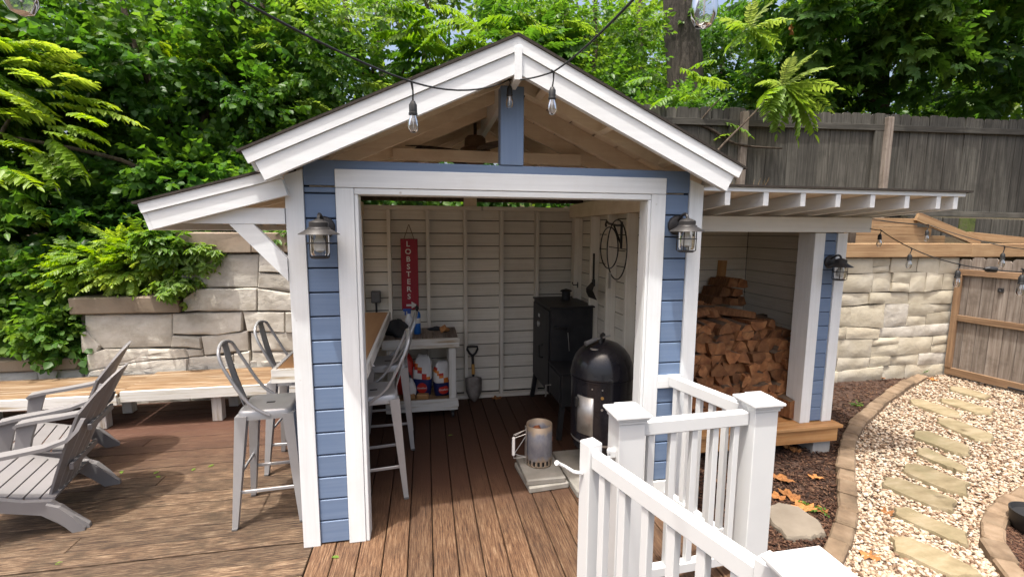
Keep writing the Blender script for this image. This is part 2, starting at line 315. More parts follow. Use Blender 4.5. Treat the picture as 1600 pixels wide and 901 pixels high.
def prism(name, poly, y0, y1, mat, parent=None, axis='Y', smooth=False):
    """extrude a closed polygon (two coordinates) along an axis"""
    n = len(poly); A = sum(poly[i][0]*poly[(i+1) % n][1]-poly[(i+1) % n][0]*poly[i][1] for i in range(n))
    if A < 0: poly = poly[::-1]
    def v(p, t):
        return {'Y': (p[0], t, p[1]), 'X': (t, p[0], p[1]), 'Z': (p[0], p[1], t)}[axis]
    V = [v(p, y0) for p in poly]+[v(p, y1) for p in poly]
    F = [list(range(n)), list(range(2*n-1, n-1, -1))]+[[(i+1) % n, i, n+i, n+(i+1) % n] for i in range(n)]
    if axis != 'Y': F = [f[::-1] for f in F]
    return ob(name, me(name, V, F, mat, smooth), parent)
def tube_geo(pts, r, n=8, cap=True):
    pts = [Vector(p) for p in pts]; V = []; F = []; m = len(pts)
    rs = r if isinstance(r, (list, tuple)) else [r]*m
    t0 = (pts[1]-pts[0]).normalized(); nrm = t0.orthogonal().normalized()
    for i, p in enumerate(pts):
        t = (pts[min(i+1, m-1)]-pts[max(i-1, 0)]).normalized()
        nrm = (nrm - t*nrm.dot(t)); nrm = nrm.normalized() if nrm.length > 1e-6 else t.orthogonal().normalized()
        bn = t.cross(nrm)
        for k in range(n):
            a = 2*math.pi*k/n; V.append(p+(nrm*math.cos(a)+bn*math.sin(a))*rs[i])
    for i in range(m-1):
        for k in range(n):
            a = i*n+k; b = i*n+(k+1) % n; F.append([a, b, b+n, a+n])
    if cap: F.append(list(range(n))[::-1]); F.append(list(range((m-1)*n, m*n)))
    return V, F
def join(*geos):
    V, F = [], []
    for v, f in geos:
        o = len(V); V += [tuple(q) for q in v]; F += [[i+o for i in g] for g in f]
    return V, F
def tube(name, pts, r, mat, parent=None, n=8, smooth=True):
    V, F = tube_geo(pts, r, n); o = ob(name, me(name, V, F, mat, smooth), parent); autosm(o); return o
def autosm(o, ang=40):
    # flat facets where the angle is sharp
    m = o.data
    bm = bmesh.new(); bm.from_mesh(m)
    for e in bm.edges:
        if len(e.link_faces) == 2 and e.calc_face_angle(0) > math.radians(ang): e.smooth = False
    bm.to_mesh(m); bm.free()
    return o
def lathe_geo(prof, n=24, c=(0, 0, 0)):
    V = []; F = []
    for r, z in prof:
        for k in range(n):
            a = 2*math.pi*k/n; V.append((c[0]+r*math.cos(a), c[1]+r*math.sin(a), c[2]+z))
    for i in range(len(prof)-1):
        for k in range(n):
            a = i*n+k; b = i*n+(k+1) % n; F.append([a, b, b+n, a+n])
    if prof[0][0] > 1e-5: F.append(list(range(n))[::-1])
    if prof[-1][0] > 1e-5: F.append(list(range((len(prof)-1)*n, len(prof)*n)))
    return V, F
def lathe(name, prof, mat, parent=None, n=24, c=(0, 0, 0)):
    V, F = lathe_geo(prof, n, (0, 0, 0)); o = ob(name, me(name, V, F, mat, True), parent, c); autosm(o, 35); return o
def box_geo(x0, x1, y0, y1, z0, z1, b=.002):
    V, F = chamfer(x1-x0, y1-y0, z1-z0, b); c = ((x0+x1)/2, (y0+y1)/2, (z0+z1)/2)
    return [(v[0]+c[0], v[1]+c[1], v[2]+c[2]) for v in V], F
def bez(p, n=10):
    p = [Vector(q) for q in p]; out = []
    for i in range(n+1):
        q = p[:]; t = i/n
        while len(q) > 1: q = [q[j]*(1-t)+q[j+1]*t for j in range(len(q)-1)]
        out.append(q[0])
    return out
def copy_tree(o, parent=None):
    c = o.copy(); COL.objects.link(c); c.parent = parent
    for ch in list(o.children): copy_tree(ch, c)
    return c
# ------------------------------------------------------------------ ground sheet
def gz(x, y):
    if y < 2.93: return -.32
    t = 1.55 if x > -1.9 else (.95 if x > -2.92 else .40)
    if y < 3.0: return t
    up = 2.02
    if y < 3.6:
        return t+(up-t)*(y-3.0)/.6 if x > -2.92 else t+(1.1-t)*(y-3.0)/.6
    s = 2.02 if x > -2.92 else 1.1+min(1, (y-3.6)/3)*.92
    return s+.10*min(y-3.6, 6)
gx = [-300, -80, -30, -14, -8, -6, -4.5, -3.6, -2.95, -2.90, -1.95, -1.88, -1, 0, 1.2, 2.5, 4, 5, 6, 7, 8, 9, 10, 12, 16, 30, 80, 300]
gy = [-300, -80, -30, -10, -4, -2, 0, 1, 2, 2.92, 2.94, 3.0, 3.3, 3.6, 4.2, 5, 6, 8, 9.6, 14, 30, 80, 300]
V = [(x, y, gz(x, y)) for y in gy for x in gx]; nx = len(gx)
F = [[j*nx+i, j*nx+i+1, (j+1)*nx+i+1, (j+1)*nx+i] for j in range(len(gy)-1) for i in range(nx-1)]
ground = struct(ob('ground', me('ground', V, F, 'leaf_litter')))

# ------------------------------------------------------------------ deck
deck = struct(box('deck', -6.2, 1.68, -2.3, 2.74, -.30, -.06, 'gap_shade'))  # black body under the planks stands in for the shade in their gaps
deck_loc = deck.location.copy()
box('joist_frame', 1.69-deck_loc.x, 2.55-deck_loc.x, -.72-deck_loc.y, 2.44-deck_loc.y, -.30-deck_loc.z, -.06-deck_loc.z, 'gap_shade', deck)
def plank(x0, x1, y0, y1, mat, dz=0):
    o = box('plank', x0, x1, y0, y1, -.032+dz, 0+dz, mat, None, b=.004); o.location -= deck_loc; o.parent = deck; return o
PW = .1445
k = -3
while True:
    x0 = .476+k*PW-.1385-.003; x1 = x0+.1385
    if x0 > 2.42: break
    k += 1
    if x1 < .1: continue
    x0 = max(x0, .055); x1 = min(x1, 2.44)
    ys = -.74 if x1 > 1.80 else -2.3
    if x0 < 2.44: plank(x0, x1, ys, 2.44, 'deck_y', RND.uniform(-.0012, .0012))
plank(2.445, 2.56, -.74, -.02, 'deck_y')
y = -2.25
while y < 2.70:
    cut = RND.uniform(-3.6, -.9)
    if RND.random() < .55:
        plank(-6.2, cut, y, y+.1365, 'deck_x', RND.uniform(-.0025, .0025)); plank(cut+.004, .047, y, y+.1365, 'deck_x', RND.uniform(-.0015, .0015))
    else: plank(-6.2, .047, y, y+.1365, 'deck_x', RND.uniform(-.0025, .0025))
    y += PW

# ------------------------------------------------------------------ the grilling shed
W = 2.526; RX = W/2; DPT = 2.42; SL = .4616
def zt(x): return 2.29+(min(x, W-x)+.143)*SL          # roof top line
shed = thing('grill_shed', 'white and blue open fronted grill shed with gabled roof standing on the deck', 'shed', (0, 0, 0))
for s in (0, 1):
    mx = (lambda a: W-a) if s else (lambda a: a)
    def mb(name, a0, a1, y0, y1, z0, z1, mat, parent=shed, b=.003):
        p, q = sorted((mx(a0), mx(a1))); return box(name, p, q, y0, y1, z0, z1, mat, parent, b)
    cb = prism('corner_board', [(mx(0), 0), (mx(.095), 0), (mx(.095), zt(.095)-.17), (mx(0), zt(0)-.16)], 0, .02, 'white_paint_z', shed)
    mb('corner_return', .0, .02, .022, .115, 0, 2.2, 'white_paint_z')
    mb('door_trim', .264, .362, -.006, .018, 0, 2.134, 'white_paint_z')
    mb('door_jamb', .352, .384, .0185, .115, 0, 2.098, 'white_paint_z')
    mb('jamb_edge', .364, .384, -.002, .018, 0, 2.098, 'white_paint_z')
    z = .006 if not s else .20; z1 = .153 if not s else .335
    mb('wall_sheathing', .03, .35, .038, .05, .0, 2.2, 'gap_shade')  # black panel standing in for shade between the siding boards
    zz = [z, z1]
    while zz[-1] < 2.13: zz.append(zz[-1]+.1395)
    zz[-1] = 2.143
    for i in range(len(zz)-1):
        mb('siding_board', .097, .262, .012, .032, zz[i]+.002, zz[i+1]-.006, 'blue_paint_x', b=.004)
    if s:
        mb('base_trim', .097, .262, -.004, .012, .0, .198, 'white_paint_x')
        mb('rail_block', .0965, .2635, -.006, .0115, .861, .949, 'white_paint_x')
box('header_board', .097, W-.097, .006, .03, 2.147, 2.285, 'blue_paint_x', shed)
box('header_trim', .264, W-.264, -.006, .0055, 2.1365, 2.237, 'white_paint_x', shed)
box('head_jamb', .3645, W-.3645, -.002, .115, 2.100, 2.134, 'white_paint_x', shed)
box('king_post', 1.196, 1.335, .0, .09, 2.287, 2.735, 'blue_paint_z', shed)
# framing behind the facade
box('header_beam', .12, W-.12, .034, .115, 2.137, 2.27, 'raw_white_x', shed)
for x0 in (.02, W-.11):
    box('corner_post', x0, x0+.09, 2.30, 2.39, 0, 2.20, 'cream_paint_z', shed)
# back wall: studs, plates, boards one by one
bw = box('back_wall', .0, W, 2.44, 2.446, .02, 2.16, 'gap_shade', shed)  # black sheet added behind the boards so their open gaps read dark
for i in range(15):
    z0 = .05+i*.1405
    if z0+.13 > 2.16: break
    o = box('wall_board', .012, W-.012, 2.412, 2.43, z0, z0+.1315, 'cream_paint_x', None, b=.003); o.location -= Vector(bw.location); o.parent = bw
for xx in (.372, .778, 1.184, 1.59, 1.996):
    box('stud', xx-.019, xx+.019, 2.32, 2.41, .04, 2.12, 'cream_paint_z', shed)
box('sole_plate', .11, W-.11, 2.32, 2.41, .0, .038, 'cream_paint_x', shed)
box('top_plate', .11, 1.36, 2.315, 2.412, 2.122, 2.165, 'cream_paint_x', shed)
box('top_plate', 1.372, W-.11, 2.315, 2.412, 2.122, 2.165, 'cream_paint_x', shed)
box('tie_beam', .0, W, 2.33, 2.40, 2.215, 2.262, 'bark_dark', shed)
box('tie_block', 1.17, 1.31, 2.32, 2.41, 2.167, 2.30, 'raw_white_z', shed)
# right wall
rw = box('side_wall', W-.046, W-.040, .115, 2.436, .02, 2.14, 'gap_shade', shed)  # another added black sheet, darkening the gaps of this wall
for i in range(15):
    z0 = .05+i*.1405
    o = box('wall_board', W-.072, W-.054, .118, 2.40, z0, z0+.133, 'cream_paint_y', None); o.location -= Vector(rw.location); o.parent = rw
sy = [at(px, 430, 'X', W-.165).y for px in (896, 921, 947, 977)]
for yy in sy:
    if .2 < yy < 2.28: box('stud', W-.165, W-.074, yy-.019, yy+.019, .04, 2.05, 'cream_paint_z', shed)
box('stud', W-.165, W-.074, .30, .338, .04, 2.05, 'cream_paint_z', shed)
box('sole_plate', W-.165, W-.074, .118, 2.30, 0, .038, 'cream_paint_y', shed)
box('top_plate', W-.165, W-.03, .118, 2.318, 2.052, 2.195, 'raw_white_y', shed)
# left wall: half wall under the counter, open above
box('top_plate', .03, .13, .118, 2.30, 2.06, 2.19, 'raw_white_y', shed)
lw = box('half_wall', .055, .085, .118, 2.29, .0, .975, 'cream_paint_y', shed)
for i in range(7):
    o = box('siding_board', .034, .053, .118, 2.29, .004+i*.1395, .138+i*.1395, 'blue_paint_y', None); o.location -= Vector(lw.location); o.parent = lw
# roof
tx, tz = 1/math.hypot(1, SL), SL/math.hypot(1, SL)
def rp(s, along, off):      # along the slope from the eave, off = distance below the top line
    x = -.143+along*tx+off*tz; z = 2.29+along*tz-off*tx
    return ((W-x) if s else x, z)
RL = (RX+.143)/tx
roof = None
for s in (0, 1):
    # shingles
    o = prism('shingle_roof', [rp(s, -.02, -.001), (RX, zt(RX)+.001), (RX, zt(RX)+.017), rp(s, -.02, -.013)], -.186, 2.62, 'shingle', shed)
    # rake trim and rake board (front)
    def ridge_cut(off): return (RX, zt(RX)-off/tx)
    prism('rake_trim', [rp(s, 0, 0), ridge_cut(0), ridge_cut(.066), rp(s, 0.0, .066)], -.178, -.157, 'white_paint_x', shed)
    prism('rake_board', [rp(s, .03, .0685), ridge_cut(.0685), ridge_cut(.168), rp(s, .03, .168)], -.168, -.13, 'white_paint_x', shed)
    prism('rake_backing', [rp(s, .03, .02), ridge_cut(.02), ridge_cut(.066), rp(s, .03, .066)], -.156, -.13, 'white_paint_x', shed)
    # sheathing planks along the depth
    n = 8
    for i in range(n):
        a0 = .012+i*(RL-.03)/n; a1 = a0+(RL-.03)/n-.014
        prism('roof_plank', [rp(s, a0, .018), rp(s, a1, .018), rp(s, a1, .001), rp(s, a0, .001)], -.128, 2.58, 'raw_white_y', shed)
    for yy in (.16, .56, .97, 1.38, 1.78, 2.18, 2.44):
        prism('rafter', [rp(s, .03, .02), ridge_cut(.02), ridge_cut(.13), rp(s, .03, .12)], yy, yy+.038, 'raw_white_x', shed)
    for a in (.34, .80, 1.26):
        prism('lookout', [rp(s, a, .02), rp(s, a+.04, .02), rp(s, a+.04, .118), rp(s, a, .118)], -.129, .158, 'raw_white_y', shed)
    prism('eave_board', [rp(s, -.0, .002), rp(s, .018, .002), rp(s, .018, .10), rp(s, 0, .10)], -.127, 2.58, 'white_paint_y', shed)
    beam('collar_brace', (RX+(-.55 if not s else .55), 1.30, 2.46), (RX+(-.08 if not s else .08), 1.30, 2.74), .04, .06, 'raw_white_x', shed, up=(0, 1, 0))
prism('ridge_block', [(RX-.02, 2.885), (RX+.02, 2.885), (RX+.02, 2.715), (RX-.02, 2.715)], -.185, 2.55, 'white_paint_y', shed)
for yy in (.90, 1.72, 2.12):
    box('collar_tie', RX-.74, RX+.74, yy+.005, yy+.043, 2.43, 2.515, 'raw_white_x', shed)
# small lean-to roof over the outside counter
LE = (-.686, 2.031); LS = .285
def lp(along, off):
    c = 1/math.hypot(1, LS); sn = LS*c
    return (LE[0]+along*c+off*sn, LE[1]+along*sn-off*c)
LL = .686/ (1/math.hypot(1, LS))
prism('lean_shingles', [lp(-.02, 0.0), lp(LL+.03, 0.0), lp(LL+.03, -.012), lp(-.02, -.012)], -.07, 2.5, 'shingle', shed)
prism('lean_trim', [lp(0, .002), lp(LL-.005, .002), lp(LL-.005, .052), lp(0, .052)], -.062, -.042, 'white_paint_x', shed)
prism('lean_fascia', [lp(.02, .054), lp(LL-.012, .054), lp(LL-.012, .142), lp(.02, .142)], -.052, -.012, 'white_paint_x', shed)
prism('lean_fascia', [lp(.02, .018), lp(LL-.012, .018), lp(LL-.012, .142), lp(.02, .142)], 2.40, 2.44, 'raw_white_x', shed)
for i in range(4):
    a0 = .01+i*.176; prism('lean_plank', [lp(a0, .002), lp(a0+.17, .002), lp(a0+.17, .016), lp(a0, .016)], -.04, 2.46, 'raw_white_y', shed)
for yy in (.4, .8, 1.2, 1.6, 2.0):
    prism('lean_rafter', [lp(.03, .018), lp(LL-.012, .018), lp(LL-.012, .11), lp(.03, .11)], yy, yy+.038, 'raw_white_x', shed)
prism('lean_end_board', [lp(.0, .053), lp(.019, .053), lp(.019, .142), lp(0.0, .142)], -.052, 2.44, 'white_paint_y', shed)
for yy in (-.050, 2.36):
    prism('lean_tie', [(-.62, 1.932), (-.004, 1.932), (-.004, 2.018), (-.46, 2.018)], yy+.042, yy+.08, 'white_paint_x', shed)
    prism('lean_brace', [(-.286, 1.930), (-.165, 1.930), (-.003, 1.745), (-.003, 1.617)], yy+.040, yy+.078, 'white_paint_x', shed)

# ------------------------------------------------------------------ firewood shelter
ws = thing('firewood_shelter', 'white and blue lean-to firewood shelter on a low wooden platform', 'wood shed', (3.7, 1.7, -.2))
WS = Vector(ws.location)
def wb(name, x0, x1, y0, y1, z0, z1, mat, parent=ws, b=.003):
    o = box(name, x0, x1, y0, y1, z0, z1, mat, None, b); o.location -= WS + (Vector(parent.location) if parent is not ws else Vector((0, 0, 0))); o.parent = parent; return o
for i in range(11):
    wb('floor_plank', 2.50, 4.83, .965+i*.1445, 1.103+i*.1445, -.032, 0, 'new_pine_x')
wb('rim_joist', 2.55, 4.79, .985, 1.02, -.172, -.034, 'new_pine_x')
wb('rim_joist', 4.755, 4.79, 1.022, 2.5, -.172, -.034, 'new_pine_y')
wb('rim_joist', 2.55, 4.75, 2.46, 2.5, -.172, -.034, 'new_pine_x')
FY = 1.07
wb('post', 4.415, 4.53, FY-.004, FY+.20, .002, 1.90, 'white_paint_z')
wb('end_sheathing', 4.535, 4.70, FY+.04, FY+.05, .0, 1.90, 'gap_shade')  # black, for the shade in the gaps of the end siding
z = .012
while z < 1.88:
    wb('siding_board', 4.532, 4.672, FY+.012, FY+.034, z, min(z+.1335, 1.90), 'blue_paint_x', b=.004); z += .1395
wb('corner_board', 4.674, 4.785, FY, FY+.03, .002, 1.90, 'white_paint_z')
wb('header', 2.53, 5.0, FY-.04, FY-.001, 1.905, 2.045, 'white_paint_x')
wbk = wb('back_wall', 2.53, 4.79, 2.474, 2.48, .0, 1.93, 'gap_shade')  # black sheets added behind back and side boards to darken the gaps
wsd = wb('side_wall', 4.779, 4.785, 1.12, 2.468, .0, 1.95, 'gap_shade')
for i in range(14):
    z0 = .004+i*.143
    if z0+.137 > 2.0: break
    zz1 = z0+.1375
    wb('wall_board', 2.535, 4.752, 2.448, 2.468, z0, min(zz1, 1.945), 'cream_paint_x', wbk)
    wb('wall_board', 4.754, 4.773, 1.122, 2.446, z0, min(zz1, 1.955), 'cream_paint_y', wsd)
# rafters: fall gently to the back
TY = .44
def rz_(y): return 2.225-.078*(y-TY)
tails = [at(px, 310, 'Y', TY-.016).x for px in (1137, 1197, 1255, 1310, 1364, 1418, 1467, 1494)]
def slab(name, x0, x1, y0, y1, o0, o1, mat, parent=ws):
    V = []
    for x in (x0, x1):
        for y, s in ((y0, 1), (y1, 1)):
            V += [(x, y, rz_(y)-o0), (x, y, rz_(y)-o1)]
    V = [tuple(Vector(v)-WS) for v in V]
    F = [[0, 1, 3, 2], [4, 6, 7, 5], [0, 4, 5, 1], [2, 3, 7, 6], [0, 2, 6, 4], [1, 5, 7, 3]]
    m = me(name, V, F, mat); return ob(name, m, parent)
for x in tails: slab('rafter', x-.022, x+.022, TY-.016, 2.52, .021, .122, 'white_paint_y')
xe = at(1503, 312, 'Y', TY).x
for i in range(12):
    y0 = TY+i*.176; slab('roof_plank', 2.54, xe-.01, y0, y0+.172, .001, .019, 'raw_white_x')
slab('eave_trim', 2.54, xe, TY-.024, TY-.001, -.012, .019, 'white_paint_x')
slab('shingle_roof', 2.54, xe+.05, TY-.045, 2.62, -.028, -.013, 'shingle')
wb('concrete_block', 4.55, 4.75, 1.02, 1.35, -.34, -.176, 'concrete')
wb('concrete_block', 2.65, 2.95, 1.06, 1.35, -.34, -.176, 'concrete')
# ------------------------------------------------------------------ stone work
def stone_geo(poly, base, depth, rng, seg=.12, rough=.004, inset=.012, wob=.006):
    """rock-faced stone: polygon (u, v) in wall coordinates; returns verts (u, depth, v) with depth towards the viewer"""
    n = len(poly); pts = []
    for i in range(n):
        a, b = Vector(poly[i]), Vector(poly[(i+1) % n]); L = (b-a).length; m = max(1, int(L/seg))
        nr = Vector((-(b-a).y, (b-a).x)).normalized()
        for j in range(m):
            t = j/m; q = a.lerp(b, t)
            if j: q = q+nr*rng.uniform(-wob, wob)
            pts.append(q)
    c = sum(pts, Vector((0, 0)))/len(pts); N = len(pts); V = []; F = []
    rings = [(0.0, base, 0), (0.0, depth*.55, .3), (inset*.35, depth*.85, .6), (inset, depth, 1.0)]
    R = max((p-c).length for p in pts)
    for ins, d, f in rings:
        for p in pts:
            v = p-c; L = max(v.length, 1e-4); q = c+v*(max(L-ins*1.3, L*.4)/L)
            V.append((q.x, d+rng.uniform(-1, 1)*rough*f, q.y))
    for fr in (.62, .30):
        for p in pts:
            v = p-c; q = c+v*fr
            V.append((q.x, depth+rng.uniform(-.4, 1)*rough*2.0, q.y))
    V.append((c.x, depth+rng.uniform(0, 1)*rough*2, c.y))
    nr_ = len(rings)+2
    for r in range(nr_-1):
        for i in range(N):
            F.append([r*N+i, r*N+(i+1) % N, (r+1)*N+(i+1) % N, (r+1)*N+i])
    for i in range(N): F.append([(nr_-1)*N+i, (nr_-1)*N+(i+1) % N, len(V)-1])
    return V, F
def poly_ccw(p):
    A = sum(p[i][0]*p[(i+1) % len(p)][1]-p[(i+1) % len(p)][0]*p[i][1] for i in range(len(p)))
    return p if A > 0 else p[::-1]
def add_stone(parent, poly, y_face, mat, rng, depth=.05, rough=.004, x_off=0, name='stone', inset=.012):
    poly = poly_ccw(poly); _c = Vector((sum(p[0] for p in poly)/len(poly), sum(p[1] for p in poly)/len(poly))); poly = [tuple(Vector(p)+(Vector(p)-_c).normalized()*.011) for p in poly]
    V, F = stone_geo(poly, -.04, depth, rng, rough=rough, inset=inset)
    c = (sum(p[0] for p in poly)/len(poly), sum(p[1] for p in poly)/len(poly))
    pl = parent.location
    VV = [(v[0]-c[0], -v[1], v[2]-c[1]) for v in V]
    o = ob(name, me('stone', VV, F, mat, True), parent, (c[0]-pl.x, y_face-pl.y, c[1]-pl.z)); autosm(o, 38); return o
rs = random.Random(21)
lwall = thing('stone_retaining_wall', 'stepped pale limestone retaining wall behind the bench and stools', 'stone wall', (-1.3, 2.86, -.3))
def lbox(name, x0, x1, y0, y1, z0, z1, mat, parent, b=.003):
    o = box(name, x0, x1, y0, y1, z0, z1, mat, None, b); o.location -= Vector(parent.location); o.parent = parent; return o
lbox('core', -2.86, 2.4, 2.835, 2.93, -.3, 1.0, 'dark_joint', lwall); lbox('core', -1.86, 2.4, 2.836, 2.93, 1.0, 1.64, 'dark_joint', lwall)
Z1 = lambda x, y: (lambda p: (p.x, p.z))(at(x/3.0025, 300+y/3.0025, 'Y', 2.79))
LST = [
 [(868, 292), (1212, 292), (1208, 443), (932, 446), (868, 382)], [(845, 392), (868, 388), (925, 448), (900, 468), (848, 466)],
 [(866, 500), (930, 456), (1206, 452), (1206, 552), (872, 556)], [(400, 577), (806, 572), (801, 722), (482, 731), (400, 642)],
 [(815, 570), (1136, 562), (1132, 650), (1020, 668), (815, 662)], [(1145, 562), (1335, 565), (1335, 655), (1165, 650)],
 [(384, 662), (408, 655), (467, 717), (455, 752), (388, 750)], [(810, 676), (938, 682), (940, 732), (806, 724)],
 [(946, 680), (1158, 654), (1160, 742), (962, 764)], [(415, 762), (500, 737), (866, 735), (882, 772), (640, 792), (420, 832)],
 [(640, 798), (880, 780), (880, 860), (420, 860), (430, 840)], [(872, 740), (944, 740), (948, 766), (888, 772)],
 [(888, 778), (1090, 768), (1095, 850), (888, 855)], [(1100, 762), (1170, 748), (1178, 850), (1104, 850)],
 [(1180, 660), (1400, 660), (1400, 745), (1185, 745)], [(1186, 752), (1400, 752), (1400, 850), (1186, 850)],
 [(1220, 292), (1400, 292), (1400, 380), (1220, 372)], [(1218, 380), (1400, 388), (1400, 470), (1214, 446)], [(1214, 454), (1400, 478), (1400, 555), (1214, 553)],
 [(1343, 565), (1420, 565), (1420, 655), (1343, 655)]]
for P in LST:
    add_stone(lwall, [Z1(*p) for p in P], 2.835, 'limestone', rs, depth=rs.uniform(.04, .075))
# hidden lower rows and the part running behind the shed
z = -.28
while z < .36:
    x = -2.85; h = rs.uniform(.17, .24)
    while x < -.3:
        w = rs.uniform(.3, .6); add_stone(lwall, [(x, z), (x+w-.012, z), (x+w-.012, min(z+h-.012, .42)), (x, min(z+h-.012, .42))], 2.835, 'limestone', rs); x += w
    z += h
z = -.28
while z < 1.6:
    x = -.66; h = rs.uniform(.2, .3)
    if z+h > 1.55: h = 1.63-z
    while x < .9:
        w = rs.uniform(.35, .6); add_stone(lwall, [(x, z), (x+w-.012, z), (x+w-.012, z+h-.012), (x, z+h-.012)], 2.835, 'limestone', rs); x += w
    z += h
def cap(x0, x1, y0, y1, z0, z1):
    V, F = chamfer(x1-x0, y1-y0, z1-z0, .012)
    V = [(v[0]+rs.uniform(-.004, .004), v[1]+rs.uniform(-.006, .006), v[2]+rs.uniform(-.003, .003)) for v in V]
    o = ob('cap_stone', me('cap_stone', V, F, 'cap_stone'), lwall); o.location = Vector(((x0+x1)/2, (y0+y1)/2, (z0+z1)/2))-lwall.location; return o
cap(-2.90, -1.872, 2.735, 3.16, 1.01, 1.185)
for a, b_ in ((-1.85, -1.115), (-1.11, -.42), (-.415, .3), (.305, 1.0), (1.005, 1.7)): cap(a, b_, 2.735, 3.10, 1.65, 1.87)
# low kerb wall left of it
kw = thing('low_stone_wall', 'low stone kerb wall with flat caps under the ivy beside the bench', 'stone wall', (-4.2, 2.9, -.3))
for a, b_ in ((-6.3, -5.1), (-5.09, -3.89), (-3.88, -2.905)):
    lbox('cap_stone', a, b_, 2.80, 3.12, .41, .535, 'cap_stone', kw, .012)
lbox('core', -6.3, -2.905, 2.90, 3.05, -.3, .408, 'dark_joint', kw)
x = -6.3
while x < -2.95:
    w = rs.uniform(.35, .6); w = min(w, -2.905-x)
    for z0, z1 in ((-.28, .02), (.035, .395)): add_stone(kw, [(x, z0), (x+w-.012, z0), (x+w-.012, z1), (x, z1)], 2.90, 'limestone', rs, depth=.05)
    x += w

from mathutils import noise as mnoise
def add_block(parent, q, y_face, mat, rng, depth=.06, amp=.02, name='stone'):
    """rock-faced block from four corners (x, z): a small grid with smooth relief and a crisp rounded edge"""
    (x0, z0), (x1, z1), (x2, z2), (x3, z3) = q; L = abs(x1-x0); H = abs(z3-z0); nu = max(4, int(L/.07)); nv = max(3, int(H/.06)); so = Vector((rng.uniform(0, 50), rng.uniform(0, 50), 0))
    cx, cz = (x0+x1+x2+x3)/4, (z0+z1+z2+z3)/4; V = []; F = []; pl = parent.location
    tilt = rng.uniform(-.06, .06); til2 = rng.uniform(-.05, .05)
    for j in range(nv+1):
        for i in range(nu+1):
            u, v = i/nu, j/nv; a = ((1-u)*x0+u*x1, (1-u)*z0+u*z1); b = ((1-u)*x3+u*x2, (1-u)*z3+u*z2); x = (1-v)*a[0]+v*b[0]; z = (1-v)*a[1]+v*b[1]
            n1 = mnoise.noise(Vector((x*4, z*6, 0))+so); n2 = mnoise.noise(Vector((x*11, z*14, 3))+so); e = min(u*L, (1-u)*L, v*H, (1-v)*H); ed = min(1, e/.010)
            d = depth*(.80+.20*ed)+ed*(.8*amp*n1+.45*amp*n2)+(u-.5)*tilt*L+(v-.5)*til2*H
            if e < 1e-6: x += .007*n2; z += .008*n1
            V.append((x-cx, -d, z-cz))
    for j in range(nv):
        for i in range(nu): k = j*(nu+1)+i; F.append([k, k+1, k+nu+2, k+nu+1])
    rim = [i for i in range(nu+1)]+[j*(nu+1)+nu for j in range(1, nv+1)]+[nv*(nu+1)+i for i in range(nu-1, -1, -1)]+[j*(nu+1) for j in range(nv-1, 0, -1)]
    b0 = len(V)
    for k in rim: V.append((V[k][0], .03, V[k][2]))
    m_ = len(rim)
    for k in range(m_): F.append([rim[k], b0+k, b0+(k+1) % m_, rim[(k+1) % m_]])
    o = ob(name, me('stone', V, F, mat, True), parent, (cx-pl.x, y_face-pl.y, cz-pl.z)); autosm(o, 28); return o
# right-hand stone wall: courses of rock-faced blocks
rwall = thing('stone_garden_wall', 'warm limestone block wall topped by a cedar beam beside the garden gate', 'stone wall', (6.8, 2.95, -.32))
lbox('core', 4.9, 8.72, 2.925, 3.0, -.32, 1.545, 'dark_joint', rwall)
rr = random.Random(5)
hs = [.20, .17, .26, .16, .30, .20, .26, .22]
tot = sum(hs); zs_ = [-.32]
for h in hs: zs_.append(zs_[-1]+h*1.862/tot)
def zc(i, x):        # wavy bed joint i
    if i == 0 or i == len(zs_)-1: return zs_[i]
    return zs_[i]+.05*mnoise.noise(Vector((x*1.1, i*7.3, 0)))+.018*mnoise.noise(Vector((x*4.3, i*3.1, 5)))
for i in range(len(hs)):
    x = 4.9-rr.uniform(0, .3)
    while x < 8.66:
        w = min(rr.uniform(.28, .80), 8.72-x); w = 8.72-x if 8.72-x-w < .14 else w
        if x+w < 5.2: x += w; continue
        mt = 'warm_limestone' if rr.random() < .78 else 'limestone'; j = .0035; dp = rr.uniform(.05, .075)
        x1 = x+w-.006; sl = rr.uniform(-.02, .02)
        if hs[i] > .21 and rr.random() < .4 and w > .3:
            f = rr.uniform(.4, .6); m0 = zc(i, x)*(1-f)+zc(i+1, x)*f; m1 = zc(i, x1)*(1-f)+zc(i+1, x1)*f+rr.uniform(-.03, .03)
            add_block(rwall, [(x, zc(i, x)+j), (x1, zc(i, x1)+j), (x1, m1-j), (x, m0-j)], 2.925, mt, rr, depth=dp)
            add_block(rwall, [(x, m0+j), (x1, m1+j), (x1, zc(i+1, x1)-j), (x, zc(i+1, x)-j)], 2.925, mt, rr, depth=dp+rr.uniform(-.01, .01))
        else:
            add_block(rwall, [(x, zc(i, x)+j), (x1+sl, zc(i, x1)+j), (x1, zc(i+1, x1)-j), (x, zc(i+1, x)-j)], 2.925, mt, rr, depth=dp)
        x += w
